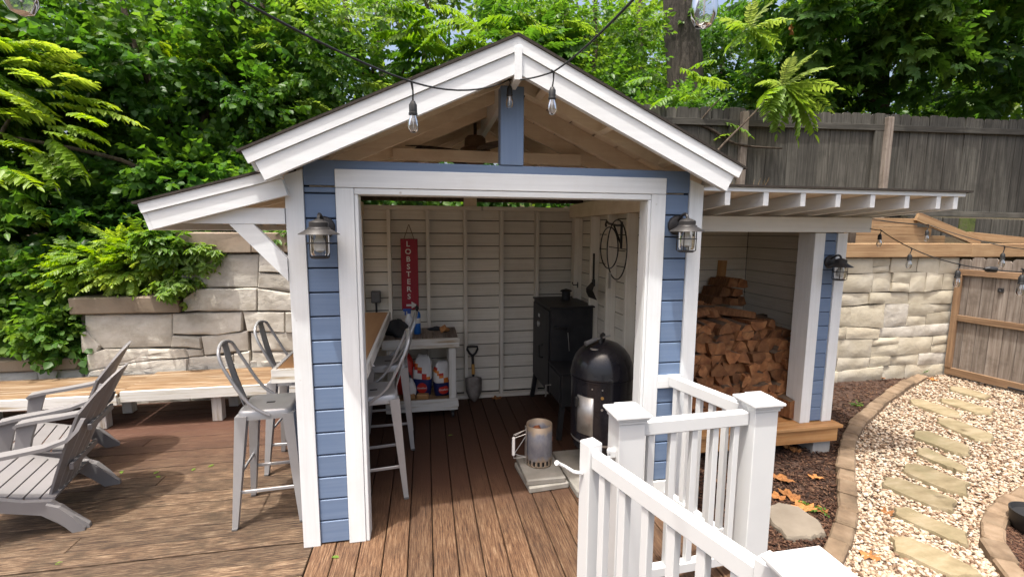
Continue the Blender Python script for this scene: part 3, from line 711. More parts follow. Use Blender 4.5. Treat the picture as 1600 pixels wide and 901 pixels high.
# cedar beam and plank terrace
lbox('cap_beam', 4.9, 8.82, 2.80, 2.98, 1.553, 1.752, 'cedar_x', rwall, .006)
lbox('cap_beam', 8.824, 11.5, 2.80, 2.98, 1.548, 1.745, 'cedar_x', rwall, .006)
ct = thing('cedar_terrace', 'orange cedar plank terrace edge stepping up behind the stone wall', 'planter', (7.6, 3.25, 1.5))
for i in range(4):
    lbox('plank', 5.4, 9.15-i*.28, 3.22, 3.255, 1.60+i*.133, 1.729+i*.133, 'cedar_x', ct)
lbox('end_post', 7.02, 7.12, 3.15, 3.218, 1.60, 2.16, 'bark_dark', ct)
beam('top_board', at(1432, 338, 'Y', 3.20)-ct.location, at(1530, 379, 'Y', 3.02)-ct.location, .05, .13, 'cedar_x', ct)
beam('edge_board', at(1512, 368, 'Y', 3.10)-ct.location, at(1640, 381, 'Y', 3.10)-ct.location, .05, .12, 'cedar_x', ct)
for i in range(9):   # old rotten pickets below the fence
    x0 = 8.35+i*.33; lbox('old_picket', x0, x0+.315, 3.38+RND.uniform(-.01, .01), 3.42, 1.85+RND.uniform(-.03, .03), 2.16-.004*i, 'moss' if i == 3 else 'grey_wood_z', ct)

# ------------------------------------------------------------------ board fence on the terrace
fence = thing('board_fence', 'tall weathered grey board fence with posts above the garden wall', 'fence', (7.6, 3.55, 1.9))
x = 3.4; fy = 3.50
while x < 12.4:
    w = RND.uniform(.168, .19); top = 3.66+.018*(x-4)+RND.uniform(-.015, .015); bot = 2.2 if x > 8.2 else 1.95
    c = .03
    poly = [(x, bot), (x+w-.006, bot), (x+w-.006, top-c), (x+w-.006-c, top), (x+c, top), (x, top-c)]
    cx = x+w/2; cz = (bot+top)/2
    o = prism('picket', [(p[0]-cx, p[1]-cz) for p in poly], -.009, .009, 'grey_wood_z', fence); o.location = Vector((cx, fy+RND.uniform(-.003, .003), cz))-fence.location
    o.rotation_euler = (RND.uniform(-.006, .006), RND.uniform(-.006, .006), 0)
    x += w
for px_ in (1160, 1385, 1680):
    xx = at(px_, 250, 'Y', fy-.09).x
    lbox('post', xx-.05, xx+.05, fy-.115, fy-.012, 1.9, 3.60+.018*(xx-4), 'gate_wood_z' , fence, .005)
    lbox('post_board', xx-.21, xx-.052, fy-.05, fy-.012, 1.95, 3.66+.018*(xx-4), 'grey_wood_z', fence, .005)
beam('rail', Vector((3.4, fy-.034, 3.44))-fence.location, Vector((12.4, fy-.034, 3.44+.018*9))-fence.location, .038, .09, 'grey_wood_x', fence)
beam('rail', Vector((3.4, fy-.034, 2.25))-fence.location, Vector((12.4, fy-.034, 2.2))-fence.location, .038, .09, 'grey_wood_x', fence)

# ------------------------------------------------------------------ garden gate
g0 = Vector((8.68, 2.84, -.27)); g1 = Vector((8.86, 1.50, -.27)); gd = (g1-g0).normalized(); gl = (g1-g0).length
gate = thing('garden_gate', 'weathered wooden plank gate with brown rails beside the stone wall', 'gate', g0, math.atan2(gd.y, gd.x))
# local x along the gate, local -y towards the path
n = 9; pw = gl/n
for i in range(n):
    h = 1.80+(.02 if i % 3 else -.01)
    c = .025
    p = [(i*pw+.003, .05), ((i+1)*pw-.003, .05), ((i+1)*pw-.003, h-c), ((i+1)*pw-.003-c, h), (i*pw+.003+c, h), (i*pw+.003, h-c)]
    o = prism('plank', [(q[0]-(i+.5)*pw, q[1]-.9) for q in p], -.009, .009, 'gate_wood_z', gate); o.location = ((i+.5)*pw, 0.0, .9)
sgn = -1
for z0, z1 in ((.02, .13), (.86, .95), (1.55, 1.64)):
    o = box('rail', 0, gl+.1, -.052, -.011, z0, z1, 'brown_rail_x', gate)
box('stile', -.002, .075, -.060, -.012, .13, 1.55, 'brown_rail_z', gate)
box('hinge', .75, 1.3, -.07, -.0525, .03, .055, 'black_iron', gate)
ob('gate_latch', me('gate_latch', *join(box_geo(-.03, .03, -.02, 0, -.03, .03), tube_geo([(0, -.02, 0), (.0, -.05, 0), (.03, -.06, -.02)], .008, 6)), 'black_iron'), gate, (.52, -.012, 1.38))

# ------------------------------------------------------------------ path, edging, mulch bed
GZ = -.3
edgeL = [at(x, y, 'Z', GZ+.07) for x, y in ((1440, 585), (1413, 600), (1370, 630), (1335, 665), (1323, 700), (1322, 750), (1325, 800), (1312, 845), (1290, 880), (1275, 905))]
edgeR = [at(x, y, 'Z', GZ+.07) for x, y in ((1680, 735), (1600, 772), (1560, 800), (1548, 830), (1565, 865), (1590, 901), (1610, 930))]
def resample(pts, step):
    P = [Vector((p.x, p.y)) for p in pts]
    # smooth with Catmull-Rom
    Q = []
    for i in range(len(P)-1):
        p0, p1, p2, p3 = P[max(i-1, 0)], P[i], P[i+1], P[min(i+2, len(P)-1)]
        for k in range(12):
            t = k/12; Q.append(.5*((2*p1)+(p2-p0)*t+(2*p0-5*p1+4*p2-p3)*t*t+(3*p1-p0-3*p2+p3)*t**3))
    Q.append(P[-1]); out = [Q[0]]; acc = 0
    for a, b in zip(Q, Q[1:]):
        acc += (b-a).length
        if acc >= step: out.append(b); acc = 0
    return out
path_edge = []
poly = [Vector((p.x, p.y)) for p in edgeL]+[Vector((2.9, -1.2)), Vector((4.2, -1.6))]+[Vector((p.x, p.y)) for p in edgeR[::-1]]+[Vector((10.5, .9)), Vector((10.5, 2.9)), Vector((8.7, 2.9))]
def in_poly(p, poly):
    c = False; n = len(poly)
    for i in range(n):
        a, b = poly[i], poly[(i+1) % n]
        if (a.y > p[1]) != (b.y > p[1]) and p[0] < (b.x-a.x)*(p[1]-a.y)/(b.y-a.y)+a.x: c = not c
    return c
path = struct(ob('garden_path', me('garden_path', [(p.x, p.y, GZ-.008) for p in poly], [list(range(len(poly)))], 'gravel_bed')))
mulch_poly = [Vector((2.45, 2.9)), Vector((2.45, -.85)), Vector((1.75, -.95)), Vector((1.75, -2.4)), Vector((3.0, -2.2))]+[Vector((p.x, p.y)) for p in edgeL[::-1]]+[Vector((8.6, 2.9))]
bed = struct(ob('mulch_bed', me('mulch_bed', [(p.x, p.y, GZ-.004) for p in mulch_poly], [list(range(len(mulch_poly)))], 'soil')))
bedr = struct(ob('planting_bed', me('planting_bed', [(p.x, p.y, GZ-.004) for p in edgeR]+[(4.3, -1.6, GZ-.004), (8, -1.6, GZ-.004), (8, .6, GZ-.004)], [list(range(len(edgeR)+3))], 'soil')))
def edging(pts, name, label):
    t = thing(name, label, 'edging', (pts[0].x, pts[0].y, GZ)); Q = resample(pts, .225)
    for a, b in zip(Q, Q[1:]):
        d = (b-a); L = d.length; an = math.atan2(d.y, d.x)
        V, F = chamfer(L-.008, RND.uniform(.125, .145), .10, .014); V = [(v[0]+RND.uniform(-.004, .004), v[1]+RND.uniform(-.004, .004), v[2]+RND.uniform(-.003, .003)) for v in V]
        c = (a+b)/2; ob('brick', me('brick', V, F, 'edging_brick'), t, (c.x-pts[0].x+RND.uniform(-.008, .008), c.y-pts[0].y+RND.uniform(-.008, .008), .03+RND.uniform(-.008, .008)), (RND.uniform(-.03, .03), RND.uniform(-.03, .03), an+RND.uniform(-.05, .05)))
    return t
edging(edgeL, 'path_edging', 'curved row of tan edging bricks between mulch bed and pebble path')
edging(edgeR, 'path_edging', 'short curve of tan edging bricks on the far side of the pebble path')
# stepping stones (picked from the photograph on the path surface)
ZS = lambda x, y: at(1160+x/2.643, 560+y/2.643, 'Z', GZ+.02)
STEP = [[(850, 118), (900, 120), (1030, 160), (1000, 172), (860, 135)], [(815, 168), (880, 172), (1035, 215), (1025, 235), (960, 228), (820, 182)],
        [(690, 170), (740, 172), (900, 225), (895, 245), (830, 238), (700, 192)], [(805, 248), (860, 250), (1040, 320), (1030, 348), (960, 340), (800, 268)],
        [(705, 300), (760, 302), (940, 370), (940, 405), (870, 395), (705, 330)], [(720, 375), (760, 372), (920, 455), (925, 478), (850, 455), (720, 400)],
        [(670, 435), (760, 448), (935, 520), (930, 572), (850, 555), (660, 475)], [(585, 495), (650, 498), (880, 590), (875, 640), (790, 622), (580, 530)],
        [(625, 620), (680, 620), (930, 730), (935, 780), (850, 755), (625, 650)], [(615, 745), (680, 740), (960, 870), (1000, 910), (860, 905), (620, 800)]]
tints = ['mossy grey', 'long mossy brown', 'short brown', 'wide olive brown', 'pale olive', 'yellow tan', 'broad ochre', 'smooth grey green', 'sandy tan', 'large streaked tan']
where = ['beside the gate', 'second from the gate', 'lying left of the mossy ones', 'fourth from the gate', 'fifth from the gate', 'half covered by pebbles', 'seventh from the gate', 'eighth from the gate', 'second from the railing end', 'nearest the railing']
def slabstone(name, pts, h, mat, z):
    c = sum(pts, Vector())/len(pts); P = []
    n = len(pts)
    for i in range(n):
        a, b = pts[i], pts[(i+1) % n]
        for j in range(4): P.append(a.lerp(b, j/4)+Vector((RND.uniform(-.012, .012), RND.uniform(-.012, .012), 0)))
    A = sum(P[i].x*P[(i+1) % len(P)].y-P[(i+1) % len(P)].x*P[i].y for i in range(len(P)))
    if A < 0: P = P[::-1]
    N = len(P); V = [(p.x-c.x, p.y-c.y, 0) for p in P]+[(p.x-c.x, p.y-c.y, h*.7) for p in P]+[((p.x-c.x)*.95, (p.y-c.y)*.95, h+RND.uniform(-.002, .002)) for p in P]+[((p.x-c.x)*.5, (p.y-c.y)*.5, h+RND.uniform(-.003, .004)) for p in P]
    F = [[r*N+i, r*N+(i+1) % N, (r+1)*N+(i+1) % N, (r+1)*N+i] for r in range(3) for i in range(N)]+[list(range(3*N, 4*N))]
    o = ob(name, me(name, V, F, mat, True), None, (c.x, c.y, z)); autosm(o, 30); return o
STEPO = []
for i, P in enumerate(STEP):
    o = slabstone('stepping_stone', [ZS(*p) for p in P], .062, 'flagstone', GZ-.02)
    tag(o, tints[i]+' stepping stone in the pebble path, '+where[i], 'stepping stone', 'stepping stones in the pebble path'); STEPO.append([ZS(*p) for p in P])
fl = [at(x, y, 'Z', GZ+.04) for x, y in ((1195, 790), (1215, 784), (1250, 790), (1285, 818), (1292, 832), (1270, 838), (1232, 838), (1205, 815))]
tag(slabstone('flagstone', fl, .05, 'grey_flag', GZ-.01), 'flat grey brown flagstone lying on the mulch beside the white railing', 'flagstone')
fl2 = [at(x, y, 'Z', GZ+.04) for x, y in ((1165, 770), (1185, 752), (1203, 762), (1198, 775), (1180, 785))]
tag(slabstone('flagstone', fl2, .05, 'grey_flag', GZ-.01), 'smaller grey flagstone half hidden behind the white railing post', 'flagstone')

# pebbles: nobody could count them
def ico():
    t = (1+5**.5)/2; V = np.array([(-1, t, 0), (1, t, 0), (-1, -t, 0), (1, -t, 0), (0, -1, t), (0, 1, t), (0, -1, -t), (0, 1, -t), (t, 0, -1), (t, 0, 1), (-t, 0, -1), (-t, 0, 1)])/np.sqrt(1+t*t)
    F = np.array([(0, 11, 5), (0, 5, 1), (0, 1, 7), (0, 7, 10), (0, 10, 11), (1, 5, 9), (5, 11, 4), (11, 10, 2), (10, 7, 6), (7, 1, 8), (3, 9, 4), (3, 4, 2), (3, 2, 6), (3, 6, 8), (3, 8, 9), (4, 9, 5), (2, 4, 11), (6, 2, 10), (8, 6, 7), (9, 8, 1)])
    return V, F
def np_mesh(name, V, F, mat, tint=None, smooth=False):
    """V (n,3), F list of (k, arr) with equal-sized faces"""
    m = bpy.data.meshes.new(name); m.vertices.add(len(V)); m.vertices.foreach_set('co', np.ascontiguousarray(V, dtype=np.float32).ravel())
    k = F.shape[1]; m.loops.add(F.size); m.loops.foreach_set('vertex_index', np.ascontiguousarray(F, dtype=np.int32).ravel())
    m.polygons.add(len(F)); m.polygons.foreach_set('loop_start', np.arange(0, F.size, k, dtype=np.int32)); 
    if smooth: m.polygons.foreach_set('use_smooth', np.ones(len(F), dtype=bool))
    if tint is not None:
        a = m.attributes.new('tint', 'FLOAT', 'POINT'); a.data.foreach_set('value', np.ascontiguousarray(tint, dtype=np.float32))
    m.materials.append(MATS[mat]); m.update(calc_edges=True); m.validate()
    return m
def rotmats(n, tilt=math.pi, rng=NP):
    az = rng.uniform(0, 2*np.pi, n); ti = rng.uniform(-tilt, tilt, n); ro = rng.uniform(0, 2*np.pi, n)
    c, s = np.cos, np.sin; Z = np.zeros(n); O = np.ones(n)
    A = np.array([[c(az), -s(az), Z], [s(az), c(az), Z], [Z, Z, O]]).transpose(2, 0, 1)
    B = np.array([[O, Z, Z], [Z, c(ti), -s(ti)], [Z, s(ti), c(ti)]]).transpose(2, 0, 1)
    C = np.array([[c(ro), -s(ro), Z], [s(ro), c(ro), Z], [Z, Z, O]]).transpose(2, 0, 1)
    return A@B@C
def scatter_mesh(name, TV, TF, pos, rot, scl, mat, tint, smooth=False):
    n = len(pos); V = (TV[None]*scl[:, None, :])@rot.transpose(0, 2, 1)+pos[:, None, :]
    F = TF[None]+(np.arange(n)*len(TV))[:, None, None]
    return np_mesh(name, V.reshape(-1, 3), F.reshape(-1, TF.shape[1]), mat, np.repeat(tint, len(TV)), smooth)
def tint_mat(name, stops, rough=.8):
    leaf_mat(name, stops, trans=0.0, rough=rough)
tint_mat('pebble', [(.05, .028, .016), (.20, .125, .075), (.33, .24, .16), (.41, .33, .245), (.50, .45, .38)], .7)
tint_mat('bark_chip', [(.02, .010, .006), (.055, .024, .013), (.095, .045, .026), (.17, .1, .06)], .9)
TV, TF = ico()
pts = []
while len(pts) < 25000:
    u, v = NP.uniform(1290, 1620), NP.uniform(580, 905)
    p = at(u, v, 'Z', GZ) if NP.uniform() < .35 else Vector((NP.uniform(2.9, 9.5), NP.uniform(-1.6, 2.9), 0))
    if in_poly((p.x, p.y), poly) and (NP.uniform() < .06 or not any(in_poly((p.x, p.y), q) for q in STEPO)): pts.append((p.x, p.y))
pts = np.array(pts); keep = np.ones(len(pts), bool)
pos = np.c_[pts, GZ+NP.uniform(-.006, .022, len(pts))]
sc = NP.uniform(.008, .019, len(pts))[:, None]*np.c_[NP.uniform(.9, 1.5, len(pts)), NP.uniform(.8, 1.1, len(pts)), NP.uniform(.5, .75, len(pts))]
tn = np.clip(NP.beta(3, 1.3, len(pts)), 0, 1); tn[NP.uniform(size=len(pts)) < .2] *= .25; tn *= .94
pb = ob('path_pebbles', scatter_mesh('path_pebbles', TV, TF, pos, rotmats(len(pts), .5), sc, 'pebble', tn, True)); stuff(pb, 'white and tan pebbles covering the garden path', 'gravel')
# bark mulch chips
BV, BF = chamfer(1, 1, 1, .0001); BV = np.array([(x, y, z) for x in (-.5, .5) for y in (-.5, .5) for z in (-.5, .5)]); BF = np.array([(0, 1, 3, 2), (4, 6, 7, 5), (0, 4, 5, 1), (2, 3, 7, 6), (0, 2, 6, 4), (1, 5, 7, 3)])
pts = []
while len(pts) < 16000:
    if NP.uniform() < .7: p = at(NP.uniform(1090, 1600), NP.uniform(585, 905), 'Z', GZ)
    else: p = at(NP.uniform(1540, 1640), NP.uniform(740, 905), 'Z', GZ)
    if p.y < 2.85 and p.x > 2.46 and (NP.uniform() < .09 or not in_poly((p.x, p.y), poly)): pts.append((p.x, p.y))
pts = np.array(pts); n = len(pts)
sc = np.c_[NP.uniform(.015, .055, n), NP.uniform(.004, .012, n), NP.uniform(.003, .007, n)]
mu = ob('bark_mulch', scatter_mesh('bark_mulch', BV, BF, np.c_[pts, GZ+NP.uniform(.0, .018, n)], rotmats(n, .35), sc, 'bark_chip', NP.uniform(0, 1, n)**1.3)); stuff(mu, 'dark brown bark mulch covering the bed by the woodshed', 'mulch')
# fallen leaves on the bed, path and deck
def leaf_outline():
    P = []
    for i in range(20):
        a = 2*math.pi*i/20; r = .5*(1+.32*math.cos(5*a))*(1.25 if abs(a-math.pi) > 1 else .9); P.append((r*math.cos(a), r*.62*math.sin(a)))
    return P
LP = leaf_outline()
def dry_leaf(p, s, rz, label, mat='dry_leaf'):
    V = [(0, 0, .006)]+[(x*s, y*s, .012*math.sin(i*1.7)+.016*abs(y)) for i, (x, y) in enumerate(LP)]
    F = [[0, i+1, (i+1) % len(LP)+1] for i in range(len(LP))]
    o = ob('fallen_leaf', me('fallen_leaf', V, F, mat), None, p, (RND.uniform(-.15, .15), RND.uniform(-.15, .15), rz)); return tag(o, label, 'leaf', 'fallen leaves')
for i, (x, y) in enumerate([(1222, 748), (1272, 745), (1228, 770), (1240, 778), (1258, 792), (1216, 776), (1283, 797), (1245, 703), (1232, 698), (1400, 605), (1362, 868), (1385, 800), (1215, 745), (1455, 592), (1440, 590), (1376, 590)]):
    dry_leaf(at(x, y, 'Z', GZ+.022), RND.uniform(.10, .16), RND.uniform(0, 6), 'dry brown oak leaf lying on the mulch and pebbles')
dry_leaf(at(1236, 46, 'Y', 3.35), .16, 1.2, 'single dead orange leaf caught in the sapling twigs before the fence')
bpy.context.scene.collection.objects[-1].rotation_euler = (1.2, .3, 1.0)
dry_leaf(at(775, 622, 'Z', .003), .11, .4, 'dry orange leaf on the dark deck boards near the shovel')
# ------------------------------------------------------------------ white stair railing and gate
def newel(parent, x, y, top=.965, s=.069):
    p = box('newel_post', x-s, x+s, y-s, y+s, 0, top, 'vinyl', parent, .004)
    g = join(box_geo(-s-.006, s+.006, -s-.006, s+.006, top/2-.0, top/2+.018), box_geo(-s-.014, s+.014, -s-.014, s+.014, top/2+.018, top/2+.03), box_geo(-s-.024, s+.024, -s-.024, s+.024, top/2+.03, top/2+.046, .004))
    t = top/2+.046; a = s+.02; b = s*.72
    V = [(-a, -a, t), (a, -a, t), (a, a, t), (-a, a, t), (-b, -b, t+.016), (b, -b, t+.016), (b, b, t+.016), (-b, b, t+.016), (-b, -b, t+.022), (b, -b, t+.022), (b, b, t+.022), (-b, b, t+.022)]
    F = [[0, 1, 5, 4], [1, 2, 6, 5], [2, 3, 7, 6], [3, 0, 4, 7], [4, 5, 9, 8], [5, 6, 10, 9], [6, 7, 11, 10], [7, 4, 8, 11], [8, 9, 10, 11]]
    ob('post_cap', me('post_cap', *join(g, (V, F)), 'vinyl'), p)
    return p
def rail_run(parent, p0, p1, zt_=.95, zb=.10, n=None, rh=.075, rw=.055, bal=.034, ins=0.0):
    p0, p1 = Vector(p0), Vector(p1); d = (p1-p0); L = d.length; d /= L
    beam('top_rail', p0+Vector((0, 0, zt_-rh/2)), p1+Vector((0, 0, zt_-rh/2)), rw, rh, 'vinyl', parent, b=.006)
    beam('bottom_rail', p0+Vector((0, 0, zb)), p1+Vector((0, 0, zb)), rw*.9, .06, 'vinyl', parent, b=.006)
    n = n or max(2, round(L/.125)); an = math.atan2(d.y, d.x)
    for i in range(n):
        q = p0+d*(L*(i+.5)/n)
        ob('baluster', boxmesh(bal, bal, zt_-rh-zb-.032, 'vinyl', .003), parent, (q.x, q.y, (zt_-rh+zb+.03)/2), (0, 0, an))
A_, B_, C_ = at(980, 634, 'Z', 1.03), at(1186, 617, 'Z', 1.03), Vector((1.715, -1.845, 0))
A_.z = B_.z = 0
rg = thing('stair_railing', 'white vinyl guard railing with square capped posts in front of the shed', 'railing', (A_.x, A_.y, 0))
o0 = Vector((A_.x, A_.y, 0))
newel(rg, 0, 0); newel(rg, B_.x-A_.x, B_.y-A_.y)
rail_run(rg, (.071, 0, 0), (B_.x-A_.x-.071, B_.y-A_.y, 0), n=5)
rail_run(rg, (B_.x-A_.x, B_.y-A_.y+.071, 0), (2.36-A_.x, -.009-A_.y, 0), n=6)

ob('latch_catch', me('latch_catch', *join(box_geo(-.03, 0, -.02, .02, -.018, .018), box_geo(-.045, -.028, -.022, -.008, .006, .026), box_geo(-.045, -.028, -.022, -.008, -.026, -.008)), 'vinyl'), rg, (-.069, -.02, .80))
hp = thing('hinge_post', 'white capped newel post carrying the stair gate', 'post', (C_.x, C_.y, 0)); newel(hp, 0, 0, top=1.0)
G0 = Vector((1.690, -1.752, 0)); G1 = at(916, 684, 'Z', 1.0); G1.z = 0; gdir = (G1-G0); GL = gdir.length
sg = thing('stair_gate', 'white baluster gate standing slightly open on the deck with a curled hook', 'gate', (G0.x, G0.y, .0), math.atan2(gdir.y, gdir.x))
for x, nm in ((.02, 'stile'), (GL-.035, 'stile')): box(nm, x-.035, x+.035, -.035, .035, .08, 1.0, 'vinyl', sg, .004)
rail_run(sg, (.056, 0, 0), (GL-.071, 0, 0), zt_=.965, zb=.13, n=6, rh=.07, rw=.05, bal=.036)
tube('latch_hook', [(GL-.03, .036, .86), (GL-.01, .07, .865), (GL+.02, .10, .885), (GL+.025, .125, .90), (GL+.02, .14, .91)], [.008, .008, .007, .008, .011], 'vinyl', sg)

# ------------------------------------------------------------------ bar counter
bc = thing('bar_counter', 'plywood topped bar counter with white edges passing through the left wall', 'counter', (.1, 1.1, 0))
def lb(name, x0, x1, y0, y1, z0, z1, mat, parent, b=.003): return lbox(name, x0, x1, y0, y1, z0, z1, mat, parent, b)
lb('counter_top', -.145, .362, .165, 2.08, 1.045, 1.068, 'plywood_y', bc)
lb('front_edging', -.17, .385, .140, .163, .985, 1.071, 'worn_white_x', bc)
lb('side_edging', .3635, .386, .1645, 2.085, .985, 1.071, 'worn_white_y', bc)
lb('side_edging', -.17, -.147, .1645, 2.085, .985, 1.071, 'worn_white_y', bc)
lb('support_board', -.13, .35, .17, 2.08, .99, 1.043, 'cream_paint_y', bc)
ob('bottle_opener', me('bottle_opener', *join(box_geo(-.003, .0, -.02, .02, -.035, .035), tube_geo([(.002, -.012, .01), (.02, -.008, .0), (.02, .008, .0), (.002, .012, .01)], .004, 6)), 'aluminium'), bc, (.389-.1, .30-1.1, 1.02))

# ------------------------------------------------------------------ metal bar stools
def frus(p0, p1, w0, w1, up=(0, 0, 1)):
    p0, p1 = Vector(p0), Vector(p1); V = []
    for p, w in ((p0, w0), (p1, w1)):
        for a, b in ((-1, -1), (1, -1), (1, 1), (-1, 1)): V.append((p.x+a*w[0], p.y+b*w[1], p.z))
    F = [[0, 1, 2, 3], [7, 6, 5, 4], [1, 0, 4, 5], [2, 1, 5, 6], [3, 2, 6, 7], [0, 3, 7, 4]]
    return V, F
def make_stool():
    t = thing('bar_stool', '-', 'bar stool')
    # pressed seat with rounded corners
    def rsq(h, r, z, n=5):
        P = []
        for cx, cy, a0 in ((1, 1, 0), (-1, 1, 90), (-1, -1, 180), (1, -1, 270)):
            for k in range(n):
                a = math.radians(a0+90*k/(n-1)); P.append((cx*(h-r)+r*math.cos(a), cy*(h-r)+r*math.sin(a), z))
        return P
    rings = [rsq(.162, .045, .70), rsq(.160, .045, .748), rsq(.152, .042, .760), rsq(.138, .04, .762), rsq(.125, .04, .757), rsq(.05, .02, .755)]
    n = len(rings[0]); V = [p for r in rings for p in r]; F = [[i*n+k, i*n+(k+1) % n, (i+1)*n+(k+1) % n, (i+1)*n+k] for i in range(len(rings)-1) for k in range(n)]+[list(range((len(rings)-1)*n, len(rings)*n))]
    seat = ob('seat', me('seat', V, F, 'steel_paint', True), t); autosm(seat, 50)
    box('seat_slot_shade', -.026, .026, -.012, .012, .7545, .7565, 'black_rubber', seat, .002)  # black block set on the seat for the darkness of its handle hole
    for sx in (-1, 1):
        for sy in (-1, 1):
            g = join(frus((sx*.198, sy*.198, .012), (sx*.137, sy*.137, .73), (.016, .016), (.034, .034)))
            lg = ob('leg', me('leg', *g, 'steel_paint'), t)
            ob('foot_cap', boxmesh(.034, .034, .016, 'grey_plastic', .003), lg, (sx*.2, sy*.2, .008))
    for s in (-1, 1):
        zf = .235; e = .198-.061*zf/.72
        beam('stretcher', (-e, s*e, zf), (e, s*e, zf), .010, .022, 'steel_paint', t)
        zf = .335; e = .198-.061*zf/.72
        beam('stretcher', (s*e, -e, zf), (s*e, e, zf), .010, .022, 'steel_paint', t)
    # bent tube back
    L = [(.03, -.166, .725), (-.09, -.168, .82), (-.195, -.165, 1.01), (-.235, -.15, 1.10), (-.25, -.11, 1.155), (-.262, 0, 1.18), (-.25, .11, 1.155), (-.235, .15, 1.10), (-.195, .165, 1.01), (-.09, .168, .82), (.03, .166, .725)]
    L2 = []
    for i in range(len(L)-1):
        p0, p1, p2, p3 = [Vector(L[j]) for j in (max(i-1, 0), i, i+1, min(i+2, len(L)-1))]
        for k in range(5):
            u = k/5; L2.append(.5*((2*p1)+(p2-p0)*u+(2*p0-5*p1+4*p2-p3)*u*u+(3*p1-p0-3*p2+p3)*u**3))
    L2.append(Vector(L[-1]))
    bk = tube('back_tube', L2, .0105, 'steel_paint', t, 10)
    V = []; m = 8
    for i in range(m):
        u = i/(m-1); x = -.150-.108*u-.012*math.sin(u*3.1); z = .735+.435*u; w = .05-.002*u
        for q in (-1, -.5, 0, .5, 1): V.append((x+.010*abs(q)**2*(1 if True else 0), q*w, z))
    F = [[i*5+k, i*5+k+1, (i+1)*5+k+1, (i+1)*5+k] for i in range(m-1) for k in range(4)]
    sp = ob('back_splat', me('back_splat', V, F, 'steel_paint', True), t)
    md = sp.modifiers.new('thickness', 'SOLIDIFY'); md.thickness = .003
    return t
st = make_stool()
spots = [((-.285, .47), .06, 'silver grey metal bar stool outside the counter, beside the white corner post'),
         ((-.29, 1.13), -.03, 'silver grey metal bar stool outside the counter, farther along by the stone wall'),
         ((.365, .60), math.pi+.12, 'silver grey metal bar stool inside the shed, first from the door opening'),
         ((.405, 1.36), math.pi+.05, 'silver grey metal bar stool inside the shed, next to the work table')]
for i, (p, a, lab) in enumerate(spots):
    o = st if i == 0 else copy_tree(st)
    o.location = (p[0], p[1], 0); o.rotation_euler = (0, 0, a); tag(o, lab, 'bar stool', 'metal bar stools at the counter')

